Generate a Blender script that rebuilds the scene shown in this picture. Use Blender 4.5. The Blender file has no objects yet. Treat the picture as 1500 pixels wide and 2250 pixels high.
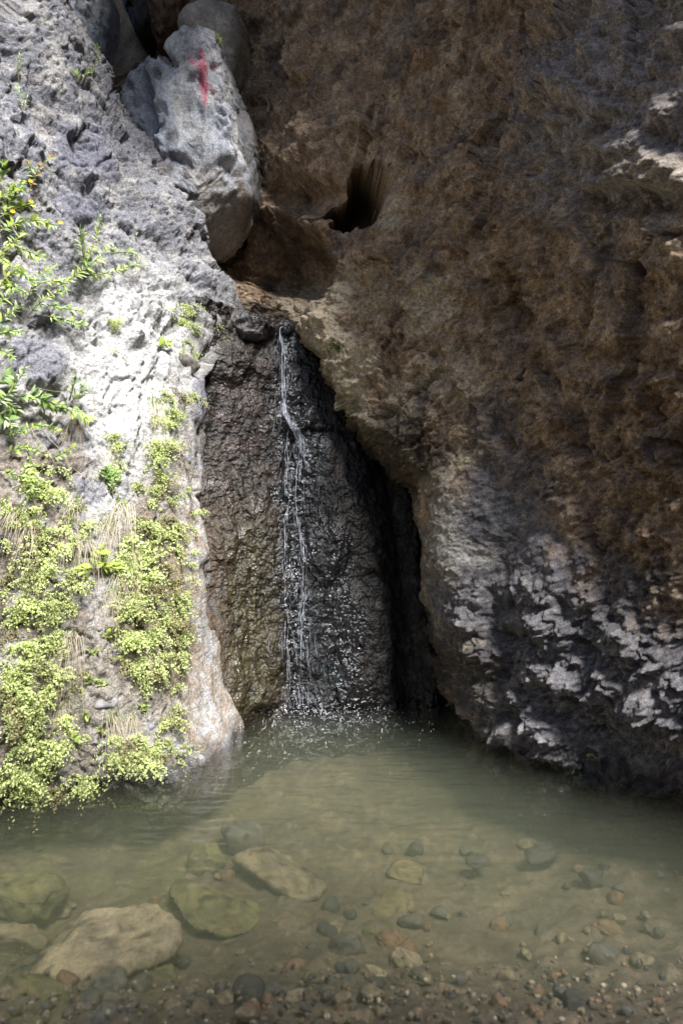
import bpy, math, random
import numpy as np
from mathutils import Vector, Matrix
rng = np.random.default_rng(7); random.seed(7)
sc = bpy.context.scene
col = sc.collection
# ------------------------------------------------------------------ camera, sky, sun, exposure
CAMZ = 1.5; F = 1500.0                      # eye height (m); focal length in photograph pixels
cam = bpy.data.cameras.new('camera'); cam.sensor_fit = 'VERTICAL'; cam.sensor_height = 36; cam.lens = 24
cam.clip_end = 500; cam.clip_start = 0.05; cam.dof.use_dof = True; cam.dof.focus_distance = 4.9; cam.dof.aperture_fstop = 1.8
co = bpy.data.objects.new('camera', cam); col.objects.link(co)
co.location = (0, 0, CAMZ); co.rotation_euler = (math.radians(90), 0, 0); sc.camera = co
LDIR = Vector((0.28, -0.50, 0.82)).normalized()          # towards the light
w = bpy.data.worlds.new('World'); sc.world = w; w.use_nodes = True
nt = w.node_tree; bg = nt.nodes['Background']
sky = nt.nodes.new('ShaderNodeTexSky'); sky.sky_type = 'NISHITA'; sky.sun_disc = False
sky.sun_elevation = math.asin(LDIR.z); sky.sun_rotation = math.atan2(LDIR.x, LDIR.y)
nt.links.new(sky.outputs[0], bg.inputs[0]); bg.inputs[1].default_value = 0.05
sl = bpy.data.lights.new('sun', 'SUN'); sl.energy = 4.2; sl.angle = math.radians(18); sl.color = (1.0, 0.985, 0.96)
so = bpy.data.objects.new('sun', sl); col.objects.link(so)
so.rotation_euler = (-LDIR).to_track_quat('-Z', 'Y').to_euler()
sc.view_settings.view_transform = 'Standard'; sc.view_settings.look = 'None'
sc.view_settings.gamma = 1.0; sc.view_settings.use_curve_mapping = False
sc.view_settings.exposure = 1.6
sc.cycles.max_bounces = 8; sc.cycles.diffuse_bounces = 3; sc.cycles.transparent_max_bounces = 16
sc.cycles.volume_bounces = 1; sc.cycles.use_denoising = True; sc.cycles.use_adaptive_sampling = False
sc.cycles.sample_clamp_indirect = 4.0

# ------------------------------------------------------------------ helpers
def W(u, v, Y):                              # a direction in the photograph + a distance -> a point
    return ((u-750)/F*Y, Y, CAMZ+(1125-v)/F*Y)
def proj(P):
    y = np.maximum(P[..., 1], 0.05)
    return 750+P[..., 0]/y*F, 1125-(P[..., 2]-CAMZ)/y*F
def ss(a, b, x):
    t = np.clip((x-a)/(b-a), 0, 1); return t*t*(3-2*t)
def softplus(t, r):
    return r*np.logaddexp(0, t/r)
_perm = np.random.default_rng(11).permutation(256).astype(np.int32); _perm = np.concatenate([_perm, _perm, _perm])
_g = np.random.default_rng(12).normal(size=(256, 3)); _g = (_g/np.linalg.norm(_g, axis=1)[:, None]).astype(np.float32)
def perlin(P, seed=0):
    shp = P.shape[:-1]; Q = P.reshape(-1, 3); out = np.empty(len(Q), np.float32)
    for s in range(0, len(Q), 60000):
        p = Q[s:s+60000].astype(np.float32)+np.float32(seed*17.31+0.123)
        i = np.floor(p); f = p-i; i = i.astype(np.int32) & 255
        t = f*f*f*(f*(f*6-15)+10); r = 0
        for dx in (0, 1):
            wx = t[:, 0] if dx else 1-t[:, 0]
            a = _perm[i[:, 0]+dx]
            for dy in (0, 1):
                wy = wx*(t[:, 1] if dy else 1-t[:, 1]); b = _perm[a+i[:, 1]+dy]
                for dz in (0, 1):
                    g = _g[_perm[b+i[:, 2]+dz] & 255]
                    d = g[:, 0]*(f[:, 0]-dx)+g[:, 1]*(f[:, 1]-dy)+g[:, 2]*(f[:, 2]-dz)
                    r = r+wy*(t[:, 2] if dz else 1-t[:, 2])*d
        out[s:s+60000] = r*1.5
    return out.reshape(shp)
def fbm(P, f, o=4, seed=0, gain=.5):
    a = 1; r = 0; n = 0
    for k in range(o):
        r = r+a*perlin(P*f, seed+k); n += a; a *= gain; f *= 2.03
    return r/n
def ridged(P, f, o=4, seed=0, gain=.5):
    a = 1; r = 0; n = 0
    for k in range(o):
        r = r+a*(1-2*np.abs(perlin(P*f, seed+k))); n += a; a *= gain; f *= 2.03
    return r/n
_cell = np.random.default_rng(13).random((4096, 4)).astype(np.float32)
def cells(P, seed=0):                        # cellular noise: distance to nearest centre, second, random value
    shp = P.shape[:-1]; Q = P.reshape(-1, 3); A = np.empty(len(Q), np.float32); B = A.copy(); R = A.copy()
    for s in range(0, len(Q), 60000):
        p = Q[s:s+60000].astype(np.float32)+np.float32(seed*9.7); i = np.floor(p).astype(np.int64)
        f1 = np.full(len(p), 9, np.float32); f2 = f1.copy(); rr = f1.copy()
        for dx in (-1, 0, 1):
            for dy in (-1, 0, 1):
                for dz in (-1, 0, 1):
                    c = i+np.array((dx, dy, dz)); h = (c[:, 0]*73856093 ^ c[:, 1]*19349663 ^ c[:, 2]*83492791) & 4095
                    q = _cell[h]; d = np.sqrt(((c+q[:, :3]-p)**2).sum(1))
                    m = d < f1; f2 = np.where(m, f1, np.minimum(f2, d)); rr = np.where(m, q[:, 3], rr); f1 = np.where(m, d, f1)
        A[s:s+60000] = f1; B[s:s+60000] = f2; R[s:s+60000] = rr
    return A.reshape(shp), B.reshape(shp), R.reshape(shp)
_tilt = np.random.default_rng(14).uniform(-1, 1, (4096, 4)).astype(np.float32)
def facets(P, seed=0, off=.35):                       # broken planes: every cell is a tilted, offset flat
    shp = P.shape[:-1]; Q = P.reshape(-1, 3); A = np.empty(len(Q), np.float32)
    for s in range(0, len(Q), 60000):
        p = Q[s:s+60000].astype(np.float32)+np.float32(seed*9.7); i = np.floor(p).astype(np.int64)
        f1 = np.full(len(p), 9, np.float32); val = f1.copy()
        for dx in (-1, 0, 1):
            for dy in (-1, 0, 1):
                for dz in (-1, 0, 1):
                    c = i+np.array((dx, dy, dz)); h = (c[:, 0]*73856093 ^ c[:, 1]*19349663 ^ c[:, 2]*83492791) & 4095
                    q = (p-c-_cell[h, :3]); d = (q*q).sum(1); m = d < f1; t = _tilt[h]
                    val = np.where(m, off*t[:, 3]+(q*t[:, :3]).sum(1)*.9, val); f1 = np.where(m, d, f1)
        A[s:s+60000] = val
    return A.reshape(shp)
def tps(ctrl):                               # smooth sheet Y(X, Z) through control points
    c = np.array(ctrl, float); q = c[:, [0, 2]]; n = len(q)
    def phi(r2): return np.where(r2 > 1e-12, r2*np.log(np.maximum(r2, 1e-12)), 0)
    K = phi(((q[:, None]-q[None])**2).sum(-1))+np.eye(n)*0.02
    Pm = np.c_[np.ones(n), q]; M = np.block([[K, Pm], [Pm.T, np.zeros((3, 3))]])
    s = np.linalg.solve(M, np.r_[c[:, 1], 0, 0, 0])
    def f(X, Z):
        r = s[n]+s[n+1]*X+s[n+2]*Z
        for k in range(n): r = r+s[k]*phi((X-q[k, 0])**2+(Z-q[k, 1])**2)
        return r
    return f
def lines(a, b, fa, fb, fine, coarse):
    return np.r_[np.arange(a, fa, coarse), np.arange(fa, fb, fine), np.arange(fb, b+coarse, coarse)]
def gnormal(P):
    du = np.gradient(P, axis=1); dv = np.gradient(P, axis=0); n = np.cross(du, dv)
    n /= np.linalg.norm(n, axis=-1, keepdims=True)+1e-12; return n
def mix(a, b, t): return a*(1-t[..., None])+b*t[..., None]
C3 = lambda *c: np.array(c, np.float32)
def curve_at(pts, k=None):                   # list of (u, v, Y) -> X as a function of Z
    p = np.array([W(*q) for q in pts]); o = np.argsort(p[:, 2]); p = p[o]
    return lambda Z: np.interp(Z, p[:, 2], p[:, 0])
def blob(u, v, cx, cy, rx, ry, ang=0, soft=.35, nz=0):
    c, s = math.cos(math.radians(ang)), math.sin(math.radians(ang)); a = (u-cx)*c+(v-cy)*s; b = -(u-cx)*s+(v-cy)*c
    return 1-ss(1-soft, 1+soft, np.sqrt((a/rx)**2+(b/ry)**2)+nz)

# ------------------------------------------------------------------ materials
def rock_mat(name, bump=0.6, sc1=45, sc2=170, dist=.018, det=6, speck=.3):
    m = bpy.data.materials.new(name); m.use_nodes = True; t = m.node_tree; N = t.nodes; L = t.links; b = N['Principled BSDF']
    a = N.new('ShaderNodeAttribute'); a.attribute_name = 'tint'; r = N.new('ShaderNodeAttribute'); r.attribute_name = 'gloss'
    tc = N.new('ShaderNodeTexCoord')
    n1 = N.new('ShaderNodeTexNoise'); n1.inputs['Scale'].default_value = sc1; n1.inputs['Detail'].default_value = det; n1.inputs['Roughness'].default_value = .65
    n2 = N.new('ShaderNodeTexNoise'); n2.inputs['Scale'].default_value = sc2; n2.inputs['Detail'].default_value = 3
    for n in (n1, n2): L.new(tc.outputs['Object'], n.inputs['Vector'])
    mr = N.new('ShaderNodeMapRange'); mr.inputs[1].default_value = .3; mr.inputs[2].default_value = .7; mr.inputs[3].default_value = .66; mr.inputs[4].default_value = 1.3
    L.new(n1.outputs[0], mr.inputs[0])
    n3 = N.new('ShaderNodeTexNoise'); n3.inputs['Scale'].default_value = 95; n3.inputs['Detail'].default_value = 4; n3.inputs['Roughness'].default_value = .6; L.new(tc.outputs['Object'], n3.inputs['Vector'])
    m3 = N.new('ShaderNodeMapRange'); m3.inputs[1].default_value = .40; m3.inputs[2].default_value = .56; m3.inputs[3].default_value = 1-speck; m3.inputs[4].default_value = 1+.35*speck; L.new(n3.outputs[0], m3.inputs[0])
    mm = N.new('ShaderNodeMath'); mm.operation = 'MULTIPLY'; L.new(mr.outputs[0], mm.inputs[0]); L.new(m3.outputs[0], mm.inputs[1])
    mx = N.new('ShaderNodeVectorMath'); mx.operation = 'SCALE'; L.new(a.outputs['Color'], mx.inputs[0]); L.new(mm.outputs[0], mx.inputs['Scale'])
    L.new(mx.outputs[0], b.inputs['Base Color'])
    rm = N.new('ShaderNodeMapRange'); rm.inputs[3].default_value = .92; rm.inputs[4].default_value = .09; L.new(r.outputs['Fac'], rm.inputs[0]); L.new(rm.outputs[0], b.inputs['Roughness'])
    sm = N.new('ShaderNodeMapRange'); sm.inputs[3].default_value = .15; sm.inputs[4].default_value = .9; L.new(r.outputs['Fac'], sm.inputs[0]); L.new(sm.outputs[0], b.inputs['Specular IOR Level'])
    ad = N.new('ShaderNodeMath'); ad.operation = 'MULTIPLY_ADD'; ad.inputs[1].default_value = .35; L.new(n2.outputs[0], ad.inputs[0]); L.new(n1.outputs[0], ad.inputs[2])
    bp = N.new('ShaderNodeBump'); bp.inputs['Strength'].default_value = bump; bp.inputs['Distance'].default_value = dist
    L.new(ad.outputs[0], bp.inputs['Height']); L.new(bp.outputs[0], b.inputs['Normal'])
    return m
M_ROCK = rock_mat('rock', .9, 45, 170, .02, 6, .35)
M_TUFF = rock_mat('tuff_rock', .8, 30, 110, .018, 5, .38)
M_WET = rock_mat('wet_rock', .9, 15, 42, .05, 2.0)
M_BOULDER = rock_mat('boulder_stone', .85, 26, 110, .022)
M_STONE = rock_mat('pool_stone', .35, 22, 120)
def mat(name, c, rough=.6, spec=.3, trans=0, var=.25, scale=30):
    m = bpy.data.materials.new(name); m.use_nodes = True; t = m.node_tree; N = t.nodes; L = t.links; b = N['Principled BSDF']
    tc = N.new('ShaderNodeTexCoord'); n = N.new('ShaderNodeTexNoise'); n.inputs['Scale'].default_value = scale; L.new(tc.outputs['Object'], n.inputs['Vector'])
    oi = N.new('ShaderNodeObjectInfo')
    s = N.new('ShaderNodeMath'); s.operation = 'ADD'; L.new(n.outputs[0], s.inputs[0]); L.new(oi.outputs['Random'], s.inputs[1])
    mr = N.new('ShaderNodeMapRange'); mr.inputs[1].default_value = .2; mr.inputs[2].default_value = 1.8; mr.inputs[3].default_value = 1-var; mr.inputs[4].default_value = 1+var; L.new(s.outputs[0], mr.inputs[0])
    mx = N.new('ShaderNodeVectorMath'); mx.operation = 'SCALE'; mx.inputs[0].default_value = c; L.new(mr.outputs[0], mx.inputs['Scale']); L.new(mx.outputs[0], b.inputs['Base Color'])
    b.inputs['Roughness'].default_value = rough; b.inputs['Specular IOR Level'].default_value = spec
    if trans:
        tr = N.new('ShaderNodeBsdfTranslucent'); L.new(mx.outputs[0], tr.inputs[0]); ms = N.new('ShaderNodeMixShader'); ms.inputs[0].default_value = trans
        L.new(b.outputs[0], ms.inputs[1]); L.new(tr.outputs[0], ms.inputs[2]); L.new(ms.outputs[0], N['Material Output'].inputs[0])
    return m

# ------------------------------------------------------------------ mesh makers
def link(name, me, m=None, parent=None, kind=None, label=None, cat=None, group=None):
    o = bpy.data.objects.new(name, me); col.objects.link(o)
    if m is not None and me is not None and not me.materials: me.materials.append(m)
    if parent is not None: o.parent = parent
    if kind: o['kind'] = kind
    if label: o['label'] = label
    if cat: o['category'] = cat
    if group: o['group'] = group
    return o
def mesh_np(name, V, Fq, tint=None, gloss=None, smooth=True):
    me = bpy.data.meshes.new(name); V = np.asarray(V, np.float32); Fq = np.asarray(Fq, np.int32); k = Fq.shape[1]
    me.vertices.add(len(V)); me.vertices.foreach_set('co', V.ravel())
    me.loops.add(Fq.size); me.loops.foreach_set('vertex_index', Fq.ravel())
    me.polygons.add(len(Fq)); me.polygons.foreach_set('loop_start', np.arange(0, Fq.size, k, dtype=np.int32))
    me.update(calc_edges=True)
    me.polygons.foreach_set('use_smooth', np.full(len(Fq), smooth))
    if tint is not None:
        a = me.attributes.new('tint', 'FLOAT_COLOR', 'POINT'); a.data.foreach_set('color', np.c_[tint.reshape(-1, 3), np.ones(len(V))].astype(np.float32).ravel())
    if gloss is not None:
        a = me.attributes.new('gloss', 'FLOAT', 'POINT'); a.data.foreach_set('value', np.asarray(gloss, np.float32).ravel())
    return me
def grid_faces(nz, nx):
    i = np.arange(nz*nx).reshape(nz, nx)
    return np.stack([i[:-1, :-1], i[:-1, 1:], i[1:, 1:], i[1:, :-1]], -1).reshape(-1, 4)
class Lookup:                                # nearest surface point seen along a direction
    def __init__(s, P, N):
        s.P = P.reshape(-1, 3); s.N = N.reshape(-1, 3); u, v = proj(s.P); s.g = 5
        k = (u > -60) & (u < 1560) & (v > -60) & (v < 2310) & (s.P[:, 1] > .3); idx = np.nonzero(k)[0]
        iu = ((u[idx]+60)/s.g).astype(int); iv = ((v[idx]+60)/s.g).astype(int); o = np.argsort(-s.P[idx, 1])
        s.T = np.full((480, 330), -1); s.T[iv[o], iu[o]] = idx[o]
    def __call__(s, u, v):
        a, b = int((v+60)/s.g), int((u+60)/s.g)
        for r in range(0, 8):
            blk = s.T[max(a-r, 0):a+r+1, max(b-r, 0):b+r+1]; ok = blk[blk >= 0]
            if len(ok):
                i = ok[np.argmin(s.P[ok, 1])]; return s.P[i].copy(), s.N[i].copy()
        return None, None

# ------------------------------------------------------------------ LEFT CLIFF
sil = curve_at([(140, -60, 6.0), (175, 50, 5.9), (205, 120, 5.8), (248, 205, 5.72), (300, 280, 5.66), (340, 330, 5.62), (385, 420, 5.6), (425, 510, 5.55), (470, 590, 5.5),
                (505, 645, 5.42), (525, 690, 5.36), (490, 740, 5.28), (462, 800, 5.2), (455, 870, 5.12), (447, 1000, 5.0), (450, 1150, 4.88), (456, 1250, 4.82),
                (470, 1350, 4.78), (492, 1450, 4.75), (515, 1540, 4.72), (535, 1610, 4.68), (540, 1760, 4.66)])
fL = tps([W(0, 1760, 3.54), W(220, 1725, 3.75), W(440, 1680, 4.05), W(0, 1400, 3.62), W(0, 1125, 3.75), W(0, 800, 3.95), W(0, 500, 4.25), W(0, 200, 4.6), W(0, 0, 4.85),
          W(220, 1400, 3.9), W(220, 1125, 4.08), W(220, 800, 4.35), W(220, 500, 4.75), W(200, 250, 5.15), W(100, 0, 5.25), W(400, 1400, 4.25), W(455, 1400, 4.55), W(485, 1520, 4.55), W(515, 1590, 4.62), W(455, 1655, 4.18), W(420, 1125, 4.6), W(410, 900, 4.8), W(430, 700, 5.1),
          W(380, 560, 5.2), W(330, 400, 5.3), W(150, -100, 5.7), (-2.6, 2.6, 1.0), (-2.9, 2.8, 4.0), (-3.6, 1.2, 1.0), (-4.0, 1.4, 4.5), (-2.4, 5.0, 6.5), (-1.5, 4.3, -.5)])
xs = lines(-5.2, -.1, -2.35, -.35, .0065, .12); zs = lines(-.75, 7.4, -.35, 5.6, .0082, .1)
X, Z = np.meshgrid(xs, zs); Y = fL(X, Z)
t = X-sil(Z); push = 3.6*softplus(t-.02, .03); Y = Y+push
P = np.stack([X-.62*push, Y, Z], -1).astype(np.float32); n0 = -gnormal(P); n0 *= np.where(n0[..., 1:2] > 0, -1, 1)
u, v = proj(P)
wob = fbm(P, 2.2, 4, 3)
up = ss(820, 560, v+90*wob)                      # upper, bluish lava breccia
low = 1-up
lowwet = ss(330, 430, u+30*wob)*ss(620, 760, v)
def steps(x, k): q = x*k; f_ = np.floor(q); return (f_+ss(.38, .62, q-f_))/k
Pd = np.stack([P[..., 0]+.62*P[..., 2], P[..., 1], P[..., 2]-.62*P[..., 0]], -1)       # along / across the slab's edge
Pe = np.where(up[..., None] > .5, Pd*C3(1, 1, .55), P*C3(1, 1, .6)).astype(np.float32)
d = .10*fbm(P, .9, 3, 20)+.05*fbm(P, 2.6, 4, 30)
Pf = (Pe+.05*fbm(P, 9, 3, 35)[..., None]).astype(np.float32)
d += (.06*steps(fbm(Pf, 2.3, 4, 34), 3.2)+.10*facets(Pf*C3(2.6, 2.6, 2.4), 25)+.03*facets(Pf*C3(8, 8, 7), 26))*(.3+.7*up)*(1-lowwet)+.05*steps(fbm(Pe+.05*fbm(P, 15, 3, 37)[..., None], 6.5, 4, 36, .6), 3)*(1-lowwet)
d += .020*fbm(Pe, 11, 4, 40, .6)*(1-.5*lowwet)+.013*fbm(P, 26, 4, 70, .68)*(.6+.4*up)*(1-.6*lowwet)-.014*np.maximum(0, ridged(P, 17, 3, 71, .65)-.35)*(.35+.65*up)*(1-.7*lowwet)+.05*fbm(P*C3(1, 1, .16), 9, 4, 83)*low+.03*fbm(P*C3(1, 1, .45), 5, 4, 50)*low
a1, a2, ar = cells(P*6.5+.5*np.stack([perlin(P*8, 60), perlin(P*8, 61), perlin(P*8, 62)], -1), 1)
cob = np.clip(1-(a1/.45)**2, 0, 1)*(ar > .55)*ss(.1, .5, perlin(P*1.7, 63)+.3)
d += .03*cob*(1-lowwet)
gap = np.maximum(0, ridged(Pe+.04*fbm(P, 9, 2, 74)[..., None], 6.5, 3, 72, .6)-.45)*ss(-.25, .35, fbm(P, 2.2, 3, 73)); d -= .055*gap*(.3+.7*up)*(1-.8*lowwet)
pit = np.clip(gap*2.2, 0, 1)*(.3+.7*up)
cr = np.exp(-(perlin(P*C3(2.4, 2.4, 1.6)+.3*fbm(P, 6, 2, 77)[..., None], 78)/.035)**2)*ss(-.1, .3, perlin(P*1.3, 79)); d -= .04*cr*(1-lowwet)
d += .05*fbm(P*C3(1, 1, .2), 7, 4, 82)*lowwet
# slanting joints of the slab, running with its edge
jo = perlin(np.stack([(P[..., 0]+.62*P[..., 2])*5.5, P[..., 1]*1.5, (P[..., 2]-.6*P[..., 0])*1.0], -1), 80); d += .09*up*jo
# large blocks standing proud
for (cx, cy, rx, ry, an, h) in [(190, 330, 75, 55, 35, .07), (80, 790, 70, 50, 20, .06), (190, 440, 45, 25, 15, .035), (448, 880, 30, 60, 0, .07), (445, 1170, 28, 75, 0, .07), (300, 700, 40, 60, 0, .07),
                                (350, 690, 30, 45, 10, .04), (470, 660, 60, 45, 30, .06), (60, 860, 60, 30, 0, .04), (405, 620, 60, 40, 30, .04), (220, 1550, 35, 45, 0, .05), (400, 780, 35, 60, 0, .04), (300, 500, 60, 35, 25, .03)]:
    d += h*blob(u, v, cx, cy, rx, ry, an, .3, .18*perlin(P*9, 81))
PL = P+n0*d[..., None]
u, v = proj(PL)
nL = -gnormal(PL); nL *= np.where(nL[..., 1:2] > 0, -1, 1)
hf = fbm(PL, 7, 5, 90); mf = fbm(PL, 1.6, 4, 95)
c = mix(C3(.34, .33, .325), C3(.43, .415, .40), ss(-.4, .4, mf))
c = mix(c, mix(C3(.20, .20, .222), C3(.34, .325, .315), ss(-.15, .35, hf+.5*mf)), up)
c = mix(c, C3(.19, .19, .225), np.clip(cob*1.3, 0, 1)*(ar > .7)*.8)
for (cx, cy, rx, ry, an) in [(190, 330, 75, 55, 35), (80, 790, 75, 50, 20), (448, 880, 30, 60, 0), (170, 450, 60, 30, 15), (200, 1080, 30, 30, 0), (150, 960, 60, 40, 0)]:
    c = mix(c, C3(.16, .16, .20), .75*blob(u, v, cx, cy, rx, ry, an, .25, .4*hf))
# pale dripping crust in the middle
c = mix(c, C3(.58, .57, .565), .8*blob(u, v, 290, 800, 110, 200, 12, .5, .9*hf))
c = mix(c, mix(C3(.11, .085, .065), C3(.25, .21, .175), ss(-.2, .3, fbm(PL, 22, 3, 98))), .9*ss(-.1, .3, hf+.15)*ss(40, 200, 330-u+80*mf)*ss(860, 1010, v+50*mf)*(1-.7*blob(u, v, 225, 1060, 40, 150, 0, .4, hf)))
c = mix(c, C3(.15, .11, .07), .75*blob(u, v, 335, 1330, 85, 240, 0, .3, .5*hf))             # earth behind the ferns
c = mix(c, C3(.27, .24, .20), .7*blob(u, v, 220, 1560, 140, 170, 0, .4, .6*hf))
strk = fbm(PL*C3(1, 1, .09), 26, 4, 97)
org = ss(355, 400, u+25*mf)*ss(760, 1100, v+120*strk)*ss(-.25, .2, strk+.25*ss(1100, 1600, v))
c = mix(c, mix(C3(.27, .17, .09), C3(.20, .145, .095), ss(-.3, .3, hf)), .7*org*ss(-.1, .2, strk+.6*hf+.05)); c = mix(c, C3(.36, .36, .40), .6*ss(.1, .4, -strk)*ss(380, 420, u)*ss(800, 1000, v))
c = mix(c, C3(.06, .05, .04), pit*.6*(1-lowwet))
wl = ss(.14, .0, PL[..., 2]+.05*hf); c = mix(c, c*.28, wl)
c = mix(c, C3(.035, .03, .028), .9*ss(.25, .6, push))  # rock turning back behind the slab edge: shade of the gap painted in
c = np.clip(c*(1+.45*fbm(PL, 34, 4, 99, .7)[..., None]), .01, .9)
gl = np.clip(wl*.9+.35*lowwet*org, 0, 1)
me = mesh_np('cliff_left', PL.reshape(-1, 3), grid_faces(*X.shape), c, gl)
cliffL = link('cliff_left', me, M_ROCK, kind='structure', label='pale grey sunlit lava rock slab overgrown with ferns', cat='cliff')
LK = Lookup(PL, nL)

# ------------------------------------------------------------------ REAR WET SLAB
e1 = curve_at([(690, 700, 5.9), (735, 830, 5.72), (785, 960, 5.58), (825, 1100, 5.46), (850, 1300, 5.35), (872, 1545, 5.22), (880, 1700, 5.2)])
e2 = curve_at([(740, 700, 6.0), (850, 960, 5.7), (915, 1150, 5.5), (945, 1400, 5.3), (985, 1600, 5.0), (990, 1750, 5.0)])
fR = tps([W(470, 1640, 4.42), W(530, 1600, 4.76), W(560, 1575, 5.0), W(620, 1562, 5.15), W(740, 1556, 5.2), W(860, 1555, 5.23), W(470, 1400, 4.78), W(540, 1400, 5.05), W(640, 1400, 5.22), W(760, 1400, 5.28),
          W(480, 1100, 5.12), W(600, 1100, 5.38), W(720, 1100, 5.46), W(485, 850, 5.32), W(600, 850, 5.6), W(660, 850, 5.68), W(520, 740, 5.46), W(600, 730, 5.72), W(650, 730, 5.85), (1.0, 5.35, 0), (1.0, 5.9, 2.5), (-1.0, 4.5, -.5), (-1.2, 5.0, 3)])
xs = np.arange(-1.15, 1.35, .0075); zs = np.arange(-.75, 3.13, .0078)
X, Z = np.meshgrid(xs, zs); Y = fR(X, Z)
t1 = X-e1(Z); t2 = X-e2(Z)
Y = Y+.17*ss(-.05, .16, t1)-.15*np.sin(np.clip((t1-.12)/.36, 0, 1)*math.pi)*ss(.05, .2, t1)+.8*ss(-.02, .3, t2)+.10*fbm(np.stack([X, Y, Z*.5], -1), 3.5, 4, 170)*ss(-.1, .1, t1)
P = np.stack([X, Y, Z], -1).astype(np.float32); n0 = -gnormal(P); n0 *= np.where(n0[..., 1:2] > 0, -1, 1); u, v = proj(P)
Ps = P*C3(1, 1, .4)
d = .05*fbm(P, 1.6, 3, 120)+.05*fbm(Ps, 4, 4, 124)+.022*ridged(Ps, 9, 3, 128)+.02*fbm(P, 20, 3, 132, .6)+.010*fbm(P, 50, 3, 136)
a1, a2, ar = cells(P*C3(11, 11, 9), 4); d += .016*np.clip(1-(a1/.5)**2, 0, 1)*(ar > .5)
b1, b2, br = cells(P*C3(26, 26, 21), 5); wetc = ss(80, 30, np.abs(u-(628+(v-700)*.12))-(v-700)*.075+20+45*fbm(P, 5, 3, 139))*ss(690, 740, v)
d += .008*np.clip(1-(b1/.6)**2, 0, 1)*ss(-.2, .4, fbm(P, 3, 3, 146))+.020*fbm(P*C3(1, 1, .45), 9, 4, 144, .6)-.03*np.maximum(0, ridged(P*C3(1, 1, .4), 5, 3, 145)-.5)
cr = np.exp(-(perlin(P*C3(2.2, 2.2, 1.2), 140)/.04)**2)*ss(0, .3, perlin(P*1.5, 141)); d -= .04*cr
for (cx, cy, rx, ry, an, h) in [(640, 930, 40, 26, 20, .07), (600, 1440, 22, 40, 0, .05), (500, 800, 40, 40, 20, .05), (490, 1200, 28, 50, 10, .04), (480, 1450, 40, 110, -15, .06), (570, 1530, 24, 26, 0, .06), (560, 790, 60, 40, 30, .04), (720, 1210, 50, 60, 20, .05)]:
    d += h*blob(u, v, cx, cy, rx, ry, an, .35, .15*perlin(P*9, 143))
PR = P+n0*d[..., None]; nR = -gnormal(PR); nR *= np.where(nR[..., 1:2] > 0, -1, 1); u, v = proj(PR)
hf = fbm(PR, 7, 5, 150); strk = fbm(PR*C3(1, 1, .1), 22, 4, 155); mf = fbm(PR, 2, 3, 158)
c = mix(C3(.032, .025, .021), C3(.08, .06, .05), ss(-.3, .4, hf))
olive = ss(1000, 1250, v+60*mf)*ss(440, 540, u+60*strk)*ss(660, 560, u+90*hf+40*strk); c = mix(c, mix(C3(.040, .034, .014), C3(.07, .056, .02), ss(-.3, .3, strk)), .85*olive*ss(-.5, .1, strk+.3))
tan = .7*ss(520, 440, u+60*hf+40*strk)*ss(950, 1250, v+100*hf); c = mix(c, mix(C3(.13, .085, .045), C3(.17, .165, .18), ss(-.1, .3, hf+.5*strk)), .8*tan)
c = mix(c, C3(.016, .016, .019), .9*wetc)
c = mix(c, C3(.03, .045, .05), .5*wetc*ss(0, .3, hf))
c = mix(c, mix(C3(.012, .011, .011), C3(.05, .04, .035), ss(0, .4, hf)), ss(-.38, -.08, t1+.12*hf)*.88)
c = mix(c, C3(.10, .065, .06), .5*blob(u, v, 540, 900, 70, 130, 10, .5, hf)*ss(0, .4, hf))
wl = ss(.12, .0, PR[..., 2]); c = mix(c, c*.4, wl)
c = np.clip(c*(1+.4*fbm(PR, 45, 3, 160)[..., None]), .004, .9)
c = c*.8
gl = np.clip(.45+.55*wetc*ss(-.25, .25, fbm(PR*C3(1, 1, .4), 4.5, 3, 162)+.1)-.3*ss(-.12, .05, t1)+.1*olive-.25*tan+.25*ss(.1, .4, hf)+.3*wl+.2*ss(0, .2, t1), 0, 1)
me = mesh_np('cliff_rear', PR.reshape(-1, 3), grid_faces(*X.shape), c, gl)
cliffR = link('cliff_rear', me, M_WET, kind='structure', label='dark wet rock slab behind the thin waterfall', cat='cliff')
LKR = Lookup(PR, nR)

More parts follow.
